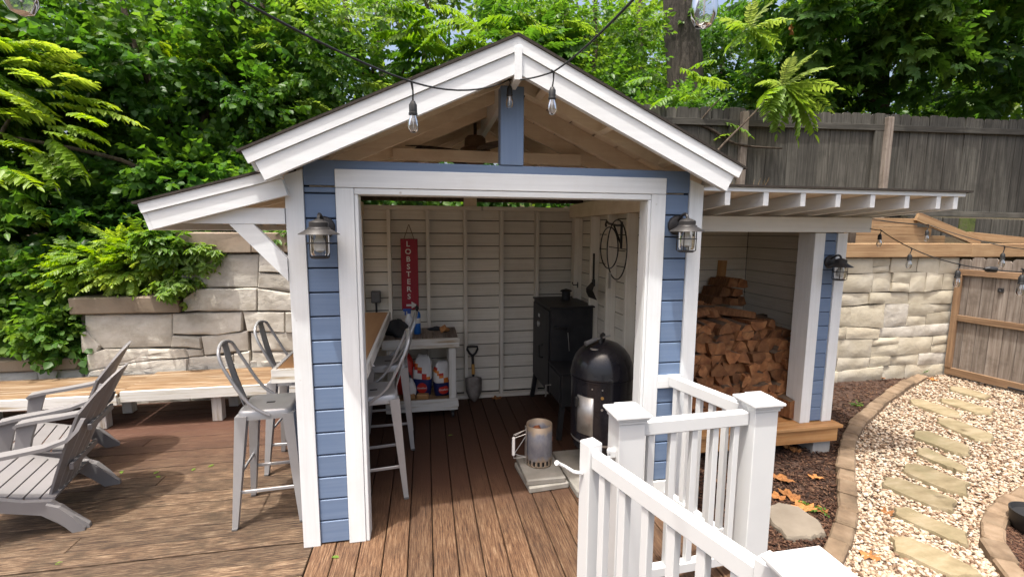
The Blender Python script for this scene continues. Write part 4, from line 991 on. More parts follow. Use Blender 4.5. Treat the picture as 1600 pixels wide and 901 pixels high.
# ------------------------------------------------------------------ slatted plastic garden chairs
def strip(prof, y0, y1, th=.016):
    """bent slat: list of (x, z) swept from y0 to y1 (y0, y1 may be functions of t)"""
    n = len(prof); V = []; F = []
    for i, (x, z) in enumerate(prof):
        a = prof[max(i-1, 0)]; b = prof[min(i+1, n-1)]; d = Vector((b[0]-a[0], b[1]-a[1])).normalized(); nx_, nz_ = -d.y, d.x
        ya = y0(i/(n-1)) if callable(y0) else y0; yb = y1(i/(n-1)) if callable(y1) else y1
        V += [(x, ya, z), (x, yb, z), (x-nx_*th, yb, z-nz_*th), (x-nx_*th, ya, z-nz_*th)]
    for i in range(n-1):
        for k in range(4): F.append([i*4+k, i*4+(k+1) % 4, (i+1)*4+(k+1) % 4, (i+1)*4+k])
    F += [[3, 2, 1, 0], [(n-1)*4+k for k in range(4)]]
    return V, F
def make_adirondack():
    t = thing('garden_chair', '-', 'chair')
    seatp = lambda u: (-.245+.44*u, .362-.135*u-.012*math.sin(u*math.pi))
    backp = lambda v: (.175+.30*v+.05*v*v, .23+.745*v)
    n = 6
    for i in range(n):
        u0 = i/n+.010; u1 = (i+1)/n-.010
        pr = [seatp(u0+(u1-u0)*k/3) for k in range(4)]
        if i == 0: pr = [(-.29, .25), (-.285, .31), (-.268, .347)]+pr
        ob('seat_slat', me('seat_slat', *strip(pr, -.262, .262), 'plastic_taupe'), t)
    nb = 8; wt = .60; wb = .46; top = lambda c: 1-.30*(abs(c)*2)**2.4
    for i in range(nb):
        V = []; F = []; m = 12; th = .013
        for k in range(m+1):
            for e in (-1, 1):
                c = (i+.5+e*.5)/nb-.5; v = top(c)*k/m; p = backp(v)
                x = p[0]-.085*(2*c)**2*(.35+.65*v); y = c*(wb+(wt-wb)*v)-e*.0035
                V += [(x, y, p[1]), (x+th, y, p[1]-.004)]
        for k in range(m):
            q = k*4; F += [[q, q+2, q+6, q+4][::-1], [q+1, q+5, q+7, q+3][::-1], [q, q+4, q+5, q+1][::-1], [q+2, q+3, q+7, q+6][::-1]]
        F += [[0, 1, 3, 2], [m*4, m*4+2, m*4+3, m*4+1]]
        ob('back_slat', me('back_slat', V, F, 'plastic_taupe'), t)
    for v, wd in ((.22, .20), (.55, .20)):
        p = backp(v); box('back_rail', p[0]+.006, p[0]+.028, -wd, wd, p[1]-.03, p[1]+.01, 'plastic_taupe', t)
    for s in (-1, 1):
        side = [(-.275, .335), (-.20, .345), (.05, .245), (.18, .22), (.25, .14), (.35, .025), (.352, .0), (.262, .0), (.20, .07), (.13, .14), (.0, .185), (-.2, .255), (-.275, .255)]
        y0, y1 = sorted((s*.264, s*.298)); prism('side_frame', side, y0, y1, 'plastic_taupe', t)
        y0, y1 = sorted((s*.268, s*.325)); prism('rear_foot', [(.165, .215), (.225, .18), (.285, .10), (.335, .014), (.335, .0), (.275, .0), (.235, .06), (.18, .13)], y0, y1, 'plastic_taupe', t)
        y0, y1 = sorted((s*.30, s*.338))
        prism('front_leg', [(-.185, .55), (-.08, .56), (-.115, .45), (-.15, .30), (-.195, .0), (-.275, .0), (-.225, .30)], y0, y1, 'plastic_taupe', t)
        arm = [(-.20, .535), (-.18, .556), (-.10, .566), (.05, .574), (.20, .588), (.29, .612), (.335, .66), (.36, .72)]
        def edge(u, o, s=s): return s*((.272-.012*u) if o else (.368-.03*u-.055*max(0, u-.6)/.4))
        ob('armrest', me('armrest', *strip(arm, (lambda u, s=s: min(edge(u, 0, s), edge(u, 1, s))), (lambda u, s=s: max(edge(u, 0, s), edge(u, 1, s))), .022), 'plastic_taupe'), t)
    return t
ch = make_adirondack(); ch.location = (-1.813, .65, 0); ch.rotation_euler = (0, 0, .25); tag(ch, 'taupe slatted garden chair with curved arms, alone on open deck boards', 'chair', 'taupe garden chairs on the deck')
c2 = copy_tree(ch); c2.location = (-2.168, 1.324, 0); c2.rotation_euler = (0, 0, .38); tag(c2, 'taupe slatted garden chair standing closest to the long white bench', 'chair', 'taupe garden chairs on the deck')

# ------------------------------------------------------------------ benches
def bench(x0, x1, label, legs, yf=2.09, zs=.372):
    t = thing('bench', label, 'bench', ((x0+x1)/2, 2.4, 0), 0, 'worn white benches along the wall')
    for k in range(4):
        y0 = yf+.004+k*.155; lb('seat_plank', x0, x1, y0, y0+.150, zs-.035, zs+RND.uniform(-.001, .001), 'worn_seat_x', t, .004)
    lb('apron', x0, x1, yf-.022, yf+.002, zs-.105, zs-.002, 'worn_white_x', t)
    lb('apron', x0+.03, x1-.03, yf+.56, yf+.585, zs-.125, zs-.037, 'worn_white_x', t)
    for x in legs:
        lb('leg', x-.07, x+.02, yf+.045, yf+.135, 0, zs-.037, 'worn_white_z', t); lb('leg', x-.07, x+.02, yf+.44, yf+.53, 0, zs-.037, 'worn_white_z', t)
        lb('leg_brace', x-.02, x+.018, yf+.137, yf+.438, zs-.12, zs-.04, 'worn_white_y', t)
bench(-2.12, -.16, 'long worn white bench with peeling seat below the tall stone wall', (-1.30, -.3))
bench(-5.2, -2.135, 'long worn white bench with peeling seat below the low kerb wall', (-2.30, -3.5, -5.0), yf=2.065, zs=.355)

# ------------------------------------------------------------------ work table and what is on it
wt_ = thing('work_table', 'white wooden work table with plank top and lower shelf on casters', 'table', (.7, 2.05, 0))
TZ = .84
for i in range(6):
    x0 = .335+i*.121; lb('top_plank', x0, x0+.117, 1.80, 2.33, TZ-.03, TZ, 'deck_y' if False else 'gate_wood_y', wt_)
lb('top_frame', .32, 1.07, 1.755, 1.795, TZ-.092, TZ+.002, 'worn_white_x', wt_); lb('top_frame', 1.031, 1.07, 1.797, 2.34, TZ-.092, TZ-.032, 'worn_white_y', wt_); lb('top_frame', .32, .359, 1.797, 2.34, TZ-.092, TZ-.032, 'worn_white_y', wt_)
for x in (.36, .965):
    for y in (1.80, 2.22): lb('leg', x, x+.07, y, y+.07, .085, TZ-.094, 'worn_white_z', wt_)
lb('shelf_frame', .34, 1.05, 1.772, 1.797, .10, .215, 'worn_white_x', wt_); lb('shelf_board', .36, 1.03, 1.872, 2.29, .17, .19, 'cedar_x', wt_); lb('shelf_cleat', 1.037, 1.06, 1.80, 2.29, .12, .16, 'worn_white_y', wt_)
for x in (.40, 1.0):
    for y in (1.835, 2.255):
        cs = ob('caster', me('caster', *join(box_geo(-.016, .016, -.016, .016, .05, .083), tube_geo([(-.011, 0, .028), (.011, 0, .028)], .028, 12)), 'black_rubber'), wt_, (x-.7, y-2.05, 0))
sb = thing('spray_bottle', 'translucent white spray bottle with blue trigger on the work table', 'bottle', (.575, 2.06, TZ))
lathe('body', [(.001, 0), (.045, .002), (.05, .02), (.05, .12), (.042, .15), (.018, .19), (.016, .21)], 'bottle_plastic', sb, 20)
ob('trigger_head', me('trigger_head', *join(box_geo(-.018, .018, -.016, .016, .21, .235, .004), box_geo(-.06, .02, -.012, .012, .235, .262, .004), box_geo(-.045, -.032, -.008, .008, .195, .24, .003)), 'trigger_blue'), sb)
tc_ = thing('torch_cylinder', 'blue gas torch cylinder with black head on the work table', 'gas cylinder', (.655, 2.03, TZ))
lathe('cylinder', [(.001, 0), (.034, .003), (.036, .015), (.036, .20), (.028, .228), (.012, .24)], 'propane_blue', tc_, 24)
lathe('label_band', [(.0363, .115), (.0368, .116), (.0368, .168), (.0363, .169)], 'label_white', tc_, 24)
lathe('valve', [(.012, .238), (.012, .262), (.02, .264), (.02, .285), (.008, .288), (.008, .305), (.001, .306)], 'black_rubber', tc_, 12)
def lump(name, c, s, mat, seed, n=18, m=10, amp=.14, parent=None, flat=True):
    rg_ = random.Random(seed); ph = [(rg_.uniform(1, 4), rg_.uniform(0, 6), rg_.uniform(1, 3), rg_.uniform(0, 6)) for _ in range(5)]
    V = []; F = []
    for i in range(m+1):
        th = math.pi*i/m
        for k in range(n):
            a = 2*math.pi*k/n; r = 1+sum(amp/(q+1)*math.sin(p[0]*a*1.0//1*0+round(p[0])*a+p[1])*math.sin(p[2]*th+p[3]) for q, p in enumerate(ph))
            z = math.cos(th); 
            V.append((math.sin(th)*math.cos(a)*r*s[0], math.sin(th)*math.sin(a)*r*s[1], max(z*r, -.75 if flat else -9)*s[2]))
    for i in range(m):
        for k in range(n): F.append([i*n+k, (i+1)*n+k, (i+1)*n+(k+1) % n, i*n+(k+1) % n])
    return ob(name, me(name, V, F, mat, True), parent, c)
tag(lump('work_cloth', (.45, 1.98, TZ+.06), (.115, .10, .085), 'dark_cloth', 3, amp=.35), 'crumpled dark grey cloth heaped on the work table', 'cloth')
gl_ = lump('leather_glove', (.93, 2.13, TZ+.022), (.045, .10, .03), 'glove_tan', 5, amp=.3); tag(gl_, 'tan leather glove lying on the right end of the work table', 'glove')
tag(lump('dark_glove', (.86, 2.17, TZ+.018), (.08, .03, .024), 'dark_cloth', 9, amp=.3), 'dark glove lying beside the tan glove on the work table', 'glove')
# charcoal bags
def text_mesh(body, size, mat, ext=.001, align='CENTER'):
    cu = bpy.data.curves.new('lettering', 'FONT'); cu.body = body; cu.size = size; cu.extrude = ext; cu.align_x = align; cu.align_y = 'CENTER'; cu.resolution_u = 3; cu.offset = size*.018
    tmp = bpy.data.objects.new('lettering_tmp', cu); COL.objects.link(tmp); bpy.context.view_layer.update()
    m = bpy.data.meshes.new_from_object(tmp.evaluated_get(bpy.context.evaluated_depsgraph_get())); bpy.data.objects.remove(tmp)
    m.materials.clear(); m.materials.append(MATS[mat]); return m
def bag(name, label, loc, s, seed, rz, lean, colors, txt=True):
    t = thing(name, label, 'charcoal bag', loc, rz, 'charcoal bags on the shelf')
    rg_ = random.Random(seed); n = 24; rows = 14; V = []; F = []
    for i in range(rows+1):
        u = i/rows; pinch = .86+.2*math.sin(u*math.pi)-.35*max(0, u-.82)/.18
        dep = (.5+.5*math.sin(min(1, u*1.25)*math.pi*.9))*(1 if u < .8 else 1-(u-.8)/.2*.8)
        for k in range(n):
            a = 2*math.pi*k/n; cx = math.copysign(abs(math.cos(a))**.55, math.cos(a)); cy = math.copysign(abs(math.sin(a))**.7, math.sin(a))
            w = rg_.uniform(-.03, .03)
            V.append((cx*s[0]*pinch*(1+w), cy*s[1]*max(dep, .12)*(1+w)+lean*u*u*.3, u*s[2]*(1+.03*math.sin(3*a+seed))))
    for i in range(rows):
        for k in range(n): F.append([i*n+k, i*n+(k+1) % n, (i+1)*n+(k+1) % n, (i+1)*n+k])
    F += [list(range(n))[::-1], list(range(rows*n, (rows+1)*n))]
    m = me(name, V, F, colors[0], True)
    for c in colors[1:]: m.materials.append(MATS[c])
    for p in m.polygons:
        c = p.center; u = c.z/s[2]
        idx = 1 if u < .42 else (2 if .50 < u+.25*c.x/s[0] < .66 else 0)
        if len(colors) > 3 and idx == 2 and u+.25*c.x/s[0] > .60: idx = 3
        p.material_index = min(idx, len(colors)-1)
    b = ob('sack', m, t)
    if txt:
        dp = s[1]*(.5+.5*math.sin(.25*1.25*math.pi*.9))
        V = [(0, 0, 0)]+[(s[0]*.55*math.cos(a), 0, s[2]*.13*math.sin(a)) for a in [2*math.pi*k/20 for k in range(20)]]
        ob('logo_oval', me('logo_oval', V, [[0, 1+k, 1+(k+1) % 20] for k in range(20)], 'bag_red'), t, (0, -dp*1.03-.003, s[2]*.21))
        lt = ob('lettering', text_mesh('Kingsford', s[0]*.26, 'label_white'), t, (0, -dp*1.03-.006, s[2]*.21), (math.pi/2, 0, 0))
    return t
bag('charcoal_bag', 'white and navy charcoal bag rolled open, right of the other bags', (.905, 1.99, .19), (.095, .075, .36), 4, .12, -.05, ['bag_white', 'bag_blue', 'bag_orange', 'bag_red'])
bag('charcoal_bag', 'leaning white and navy charcoal bag with red stripe, between other bags', (.70, 2.03, .19), (.095, .065, .42), 8, -.12, .1, ['bag_white', 'bag_blue', 'bag_red', 'bag_orange'])
bag('charcoal_bag', 'dark red charcoal bag at the back of the shelf, beside the stools', (.52, 2.08, .19), (.09, .065, .42), 12, .05, .1, ['bag_red', 'bag_red', 'dark_cloth'], False)
tag(lump('wood_chip_bag', (.57, 1.93, .28), (.06, .05, .11), 'bag_white', 15, amp=.2), 'small white bag with green print in front of the red charcoal bag', 'bag')
for i, (x, y) in enumerate(((.56, 1.90), (.70, 1.885))):
    tag(ob('wood_chunk', boxmesh(.12, .06, .055, 'new_pine_x', .008), None, (x, y, .219), (0, 0, .15*(1-2*i))), ('split wood chunk on the lower shelf under the white bag', 'split wood chunk on the lower shelf under the leaning charcoal bag')[i], 'wood chunk')
# LOBSTERS sign
sx0, sx1 = at(627, 430, 'Y', 2.30).x, at(653.5, 430, 'Y', 2.30).x; sz1 = at(640, 373, 'Y', 2.30).z; sz0 = at(640, 483, 'Y', 2.30).z
sgn = thing('lobster_sign', 'tall narrow red wooden sign reading LOBSTERS hung on the back wall', 'sign', ((sx0+sx1)/2, 2.30, sz0))
SW, SH = sx1-sx0, sz1-sz0
box('sign_board', -SW/2, SW/2, -.008, .008, 0, SH, 'sign_red', sgn, .002)
for i, c in enumerate('LOBSTERS'):
    ob('letter', text_mesh(c, SH*.105, 'sign_white', .0015), sgn, (-.012, -.010, SH*(.925-.106*i)), (math.pi/2, 0, 0))
ob('arrow', me('arrow', [(-.055, 0, 0), (-.055, 0, -.022), (.0, 0, -.022), (.0, 0, -.05), (.06, 0, -.011), (.0, 0, .03), (.0, 0, 0)], [[0, 1, 2, 6], [2, 3, 4], [2, 4, 6], [6, 4, 5]], 'sign_white'), sgn, (.012, -.0095, SH*.075))
rp_z = at(640, 351, 'Y', 2.30).z-sz0
tube('hanging_rope', [(-SW*.33, -.006, SH-.02), (-.002, .004, rp_z), (.002, .004, rp_z), (SW*.33, -.006, SH-.02)], .0035, 'rope', sgn, 6)
# electrical box
eb = thing('outlet_box', 'grey electrical outlet box on the back wall left of the sign', 'outlet', at(588, 463, 'Y', 2.40))
ob('housing', boxmesh(.10, .05, .13, 'grey_plastic', .008), eb, (0, -.03, 0)); ob('cover', boxmesh(.085, .012, .11, 'grey_plastic', .004), eb, (0, -.062, 0)); tube('conduit', [(0, -.03, -.065), (0, -.025, -.18), (-.03, -.02, -.24)], .011, 'black_rubber', eb)

# ------------------------------------------------------------------ shovel
bp = at(741, 625, 'Y', 2.22); hp_ = at(738, 541, 'Y', 2.31)
sv = thing('shovel', 'short D handle shovel with yellow shaft leaning on the back wall', 'shovel', (bp.x, bp.y, 0))
h = hp_-Vector((bp.x, bp.y, 0)); dr = h.normalized()
P = lambda t, dx=0: (h*t)+Vector((dx, 0, 0))
V = []; m = 7
prof = [(0, .01), (.05, .062), (.12, .088), (.24, .095), (.27, .09), (.285, .03)]
for u, w in prof:
    q = h*(u/h.length)
    for s in (-1, -.5, 0, .5, 1): V.append((q.x+s*w, q.y-.012*(1-s*s)-.002, q.z))
F = [[i*5+k, i*5+k+1, (i+1)*5+k+1, (i+1)*5+k] for i in range(len(prof)-1) for k in range(4)]
bl = ob('blade', me('blade', V, F, 'shovel_steel', True), sv); md = bl.modifiers.new('thickness', 'SOLIDIFY'); md.thickness = .004
tube('shaft', [P(.27/h.length), P(.5)], .014, 'black_iron', sv); tube('shaft_sleeve', [P(.5), P(.68)], .019, 'handle_yellow', sv, 10); tube('shaft', [P(.68), P(.84)], .015, 'black_iron', sv)
tube('grip', [P(.83), P(.88, -.035), P(.95, -.058), P(.995, -.055), P(1.0, 0), P(.995, .055), P(.95, .058), P(.88, .035), P(.83)], .013, 'black_rubber', sv)

# ------------------------------------------------------------------ offset cabinet smoker
sm = thing('cabinet_smoker', 'tall black cabinet smoker with side firebox in the back corner', 'smoker', (2.15, 1.7, 0))
lb('cabinet', 1.95, 2.385, 1.55, 2.26, .27, 1.15, 'black_iron', sm, .006)
lb('door', 1.935, 1.9485, 1.575, 2.235, .30, 1.12, 'black_iron', sm, .004)
lb('top_rim', 1.935, 2.40, 1.535, 2.275, 1.1505, 1.166, 'black_iron', sm, .004)
lathe('chimney', [(.045, 1.165), (.045, 1.25), (.062, 1.252), (.064, 1.262), (.05, 1.27), (.001, 1.285)], 'black_iron', sm, 20, (.10, .33, 0))
gp = at(842, 505, 'X', 1.933)-sm.location
ob('thermometer', me('thermometer', *tube_geo([(0, 0, 0), (-.012, 0, 0)], .034, 20), 'aluminium'), sm, gp); ob('badge', boxmesh(.004, .05, .035, 'label_white', .001), sm, gp+Vector((.0, .0, .09)))
hpz = at(848, 548, 'X', 1.93)-sm.location
tube('door_handle', [hpz+Vector((0, 0, .07)), hpz+Vector((-.04, 0, .06)), hpz+Vector((-.04, 0, -.06)), hpz+Vector((0, 0, -.07))], .010, 'black_rubber', sm)
ph_ = Vector((1.99, 1.548, .97))-sm.location
tube('probe_bracket', [ph_, ph_+Vector((.02, -.05, 0)), ph_+Vector((.12, -.05, 0)), ph_+Vector((.12, -.05, -.05))], .012, 'black_iron', sm)
tube('probe_wire', [ph_+Vector((.12, -.05, -.05)), ph_+Vector((.13, -.05, -.16)), ph_+Vector((.14, -.04, -.24))], .003, 'aluminium', sm, 5)
fb = lb('firebox', 1.945, 2.33, 1.13, 1.548, .31, .61, 'black_iron', sm, .006); lb('firebox_lid', 1.93, 2.345, 1.115, 1.547, .612, .626, 'black_iron', sm, .003)
lb('firebox_door', 1.932, 1.9435, 1.16, 1.52, .34, .59, 'black_iron', sm, .003)
fh = Vector((1.93, 1.44, .42))-sm.location
tube('latch', [fh, fh+Vector((-.05, 0, 0)), fh+Vector((-.05, 0, -.10)), fh+Vector((-.05, .02, -.12))], .007, 'aluminium', sm)
for (x, y, dx, dy) in ((1.97, 2.22, -.03, .06), (2.36, 2.22, .03, .06), (1.97, 1.18, -.045, -.04), (2.30, 1.18, .03, -.04)):
    p1 = Vector((x, y, .32))-sm.location; p0 = Vector((x+dx, y+dy, 0))-sm.location; beam('leg', p0, p1, .045, .045, 'black_iron', sm, up=(0, 1, 0))

# ------------------------------------------------------------------ bullet smoker on its slab
pvA = tag(ob('paver_slab', boxmesh(.60, .62, .055, 'paver_grey', .008), None, (2.08, .52, .029), (0, 0, .03)), 'large grey concrete slab under the bullet smoker', 'paver')
bs = thing('bullet_smoker', 'glossy black bullet smoker with domed lid on a concrete slab', 'smoker', (2.09, .55, .057))
R_ = .236
lathe('base_bowl', [(.06, .13), (.16, .14), (.215, .18), (.226, .23), (.228, .245)], 'black_enamel', bs, 40)
lathe('band', [(.229, .246), (.231, .247), (.231, .262), (.229, .263)], 'aluminium', bs, 40)
lathe('body', [(.232, .264), (R_, .268), (R_, .725), (.242, .73), (.242, .742), (R_-.002, .745)], 'black_enamel', bs, 48)
lathe('lid', [(.244, .748), (.246, .756), (.244, .764), (.238, .79), (.228, .845), (.206, .90), (.17, .948), (.12, .985), (.06, 1.006), (.001, 1.012)], 'black_enamel', bs, 48)
for k in range(3):
    a = math.radians(90+120*k); tube('leg', [(math.cos(a)*.19, math.sin(a)*.19, .19), (math.cos(a)*.225, math.sin(a)*.225, .0)], .011, 'aluminium', bs)
# curved access door
aa = math.radians(218); V = []; F = []; n = 8
for zz in (.33, .62):
    for k in range(n+1):
        a = aa+math.radians(34)*(k/n-.5); V.append(((R_+.006)*math.cos(a), (R_+.006)*math.sin(a), zz))
F = [[k, k+1, n+2+k, n+1+k] for k in range(n)]
dd = ob('access_door', me('access_door', V, F, 'aluminium', True), bs); dd.modifiers.new('thickness', 'SOLIDIFY').thickness = .006
ak = math.radians(205); dkn = ob('door_knob', boxmesh(.03, .03, .08, 'black_rubber', .01), bs, ((R_+.026)*math.cos(ak), (R_+.026)*math.sin(ak), .575), (0, 0, ak))
for a_, z_, r_ in ((250, .63, .012), (250, .54, .009), (250, .69, .005), (232, .69, .005)):
    a = math.radians(a_); q = Vector((math.cos(a), math.sin(a), 0)); ob('bolt' if r_ < .01 else 'grommet', me('bolt', *tube_geo([q*(R_-.002)+Vector((0, 0, z_)), q*(R_+.004)+Vector((0, 0, z_))], r_, 12), 'brass' if r_ > .01 else 'aluminium'), bs)
hd = tube('lid_handle', bez([(.03, .05, 1.004), (.03, .05, 1.06), (.0, .0, 1.075), (-.04, -.05, 1.06), (-.04, -.055, 1.0)], 10), .012, 'black_rubber', bs)
lathe('lid_vent', [(.032, .0), (.032, .006), (.001, .008)], 'aluminium', bs, 20, (-.10, -.09, .965))
gr = thing('basting_tool', 'grey handled basting tool resting across the bullet smoker lid', 'tool', (2.04, .50, 1.07))
tube('rod', [(-.02, 0, .02), (.10, .03, .035)], .008, 'aluminium', gr); tube('grip', [(-.12, -.03, -.005), (-.02, 0, .02)], [.019, .015], 'grey_plastic', gr, 10)

# ------------------------------------------------------------------ chimney starter on two pavers
tag(ob('paver', boxmesh(.31, .40, .042, 'paver_grey', .006), None, (1.605, .535, .022), (0, 0, .09)), 'lower small grey paver, flat on the deck under another paver', 'paver')
tag(ob('paver', boxmesh(.30, .385, .042, 'paver_grey', .006), None, (1.60, .545, .067), (.012, .018, .02)), 'upper small grey paver with the charcoal starter standing on it', 'paver')
cs_ = thing('charcoal_starter', 'rusty steel charcoal chimney starter with wire handle standing on pavers', 'charcoal starter', (1.605, .60, .09))
n = 36; V = []; F = []
hts = [.0, .012, .048, .062, .15, .32]; rad = [.102, .102, .102, .1, .1, .098]
for z_, r_ in zip(hts, rad):
    for k in range(n*2): a = math.pi*k/n; V.append((r_*math.cos(a), r_*math.sin(a), z_))
N2 = n*2
for i in range(len(hts)-1):
    for k in range(N2):
        if i == 1 and k % 4 >= 2: continue            # open slots round the base
        F.append([i*N2+k, i*N2+(k+1) % N2, (i+1)*N2+(k+1) % N2, (i+1)*N2+k])
sh_ = ob('shell', me('shell', V, F, 'burnt_steel', True), cs_); sh_.modifiers.new('thickness', 'SOLIDIFY').thickness = -.003
lathe('grate', [(.001, .055), (.094, .056), (.094, .059), (.001, .06)], 'rust', cs_, 24)
tag_ch = lump('ash_charcoal', (0, 0, .20), (.082, .082, .07), 'rust', 31, amp=.4, parent=cs_, flat=False)
for a_, z_ in ((238, .11), (238, .135), (238, .16), (275, .11), (275, .135), (275, .16)):
    a = math.radians(a_); q = Vector((math.cos(a), math.sin(a), 0)); ob('vent_hole', me('vent_hole', *tube_geo([q*.098+Vector((0, 0, z_)), q*.1025+Vector((0, 0, z_))], .0055, 8), 'black_rubber'), cs_)
ob('heat_shield', boxmesh(.004, .03, .30, 'aluminium', .001), cs_, (-.112, -.02, .165), (0, 0, .2))
for z_, zz in ((.285, .25), (.25, .23), (.235, .11), (.06, .10)):
    tube('handle_wire', [(-.11, -.02, z_), (-.20, -.03, zz)], .0032, 'aluminium', cs_, 6)
tube('handle_wire', [(-.11, -.02, .285), (-.21, -.035, .26), (-.21, -.035, .07), (-.11, -.02, .06)], .0032, 'aluminium', cs_, 6)
ob('handle_grip', boxmesh(.022, .02, .15, 'frosted_white', .005), cs_, (-.212, -.035, .165))

# ------------------------------------------------------------------ things hung on the right-hand wall
XR = W-.17
tp, bt = at(932, 396, 'X', XR), at(927, 465, 'X', XR)
sc_ = thing('ash_scoop', 'black long handled ash scoop hanging on the right shed wall', 'scoop', (XR, (tp.y+bt.y)/2, bt.z))
hz_ = tp.z-bt.z
tube('handle', [(-.012, 0, hz_*.35), (-.015, 0, hz_)], .011, 'black_rubber', sc_); tube('ferrule', [(-.012, 0, hz_*.27), (-.012, 0, hz_*.42)], .017, 'black_iron', sc_)
ob('pan', me('pan', *strip([(-.01, hz_*.36), (-.05, hz_*.2), (-.04, .05), (-.015, 0)], lambda u: -.035-.075*min(u*2, 1), lambda u: .035+.075*min(u*2, 1), .006), 'black_iron'), sc_)
hb = at(972, 352, 'X', XR)
br = thing('wall_bracket', 'black iron scroll bracket on a stud of the right shed wall', 'bracket', (XR, hb.y, hb.z))
tube('arm', [(-.003, 0, .0), (-.003, .10, .0), (-.003, .28, .02), (-.003, .33, .04), (-.003, .35, .01), (-.003, .335, -.005)], .009, 'black_iron', br)
tube('brace', [(-.003, 0, -.16), (-.003, .16, .0)], .008, 'black_iron', br); ob('back_plate', boxmesh(.012, .03, .22, 'black_iron', .003), br, (-.003, 0, -.08))
cp = at(962, 388, 'X', XR-.03)
hoop = thing('wire_hoops', 'thin dark wire hoops hanging from the iron bracket', 'wire hoops', (cp.x, cp.y, cp.z))
for r_, dy, dz, tw in ((.235, -.04, -.01, .10), (.17, .12, .0, -.1)):
    pts_ = [(math.sin(tw)*r_*math.cos(2*math.pi*k/32)*.6-.01, dy+r_*math.cos(2*math.pi*k/32), dz+r_*1.05*math.sin(2*math.pi*k/32)) for k in range(33)]
    tube('hoop', pts_, .0055, 'black_iron', hoop, 6)
tube('cross_wire', [(-.01, -.24, -.0), (-.01, .12, .01)], .004, 'black_iron', hoop, 6)
ob('tag', boxmesh(.004, .05, .14, 'aluminium', .001), hoop, (-.01, .08, -.28))
tag(ob('wall_hook', me('wall_hook', *join(tube_geo([(0, 0, 0), (-.05, .01, .0), (-.06, .01, .03)], .006, 6), box_geo(-.006, 0, -.012, .012, -.03, .03)), 'black_iron'), None, at(903, 445, 'X', XR)), 'small black hook screwed to the stud nearest the smoker', 'hook')

# ------------------------------------------------------------------ lanterns
def make_lantern():
    t = thing('wall_lantern', '-', 'lantern')     # origin: centre of back plate on the wall, wall faces -y
    ob('back_plate', me('back_plate', *lathe_geo([(.062, 0), (.062, .012), (.05, .022), (.001, .024)], 28), 'lantern_black', True), t, (0, 0, 0), (math.pi/2, 0, 0))
    tube('arm', bez([(0, -.01, .02), (0, -.05, .06), (0, -.09, .085), (0, -.125, .075), (0, -.125, .03)], 12), .009, 'lantern_black', t)
    lathe('cap', [(.001, .045), (.02, .04), (.046, .028), (.05, .024), (.05, .0), (.056, -.002), (.06, -.008)], 'lantern_black', t, 28, (0, -.125, 0))
    lathe('shade', [(.055, -.006), (.06, -.010), (.104, -.036), (.106, -.040), (.10, -.040), (.056, -.018)], 'lantern_black', t, 32, (0, -.125, 0))
    lathe('glass', [(.048, -.03), (.05, -.05), (.05, -.135), (.044, -.15), (.001, -.153)], 'clear_glass', t, 24, (0, -.125, 0))
    lathe('bulb', [(.014, -.02), (.016, -.05), (.03, -.08), (.034, -.10), (.028, -.125), (.001, -.138)], 'frosted_white', t, 16, (0, -.125, 0))
    lathe('socket', [(.018, -.015), (.018, -.055), (.001, -.056)], 'frosted_white', t, 12, (0, -.125, 0))
    for k in range(4):
        a = math.pi/4+k*math.pi/2; tube('cage_bar', [(math.cos(a)*.058, -.125+math.sin(a)*.058, -.02), (math.cos(a)*.058, -.125+math.sin(a)*.058, -.155), (math.cos(a)*.045, -.125+math.sin(a)*.045, -.163)], .0032, 'lantern_black', t, 6)
    ring = [(math.cos(2*math.pi*k/28)*.060, -.125+math.sin(2*math.pi*k/28)*.060, -.085) for k in range(29)]; tube('cage_ring', ring, .0032, 'lantern_black', t, 6)
    lathe('cage_base', [(.001, -.168), (.042, -.168), (.05, -.162), (.05, -.156), (.001, -.155)], 'lantern_black', t, 24, (0, -.125, 0))
    return t
ln = make_lantern()
for i, (p, lab) in enumerate([(at(506, 355, 'Y', .008), 'black caged lantern on blue siding nearest the stools'), (at(1057, 352, 'Y', .008), 'black caged lantern on blue siding above the white railing'), (at(1296, 409, 'Y', FY+.010), 'black caged lantern on the blue end panel of the firewood shelter')]):
    o = ln if i == 0 else copy_tree(ln); o.location = p; tag(o, lab, 'lantern', 'black barn lanterns on the shed')

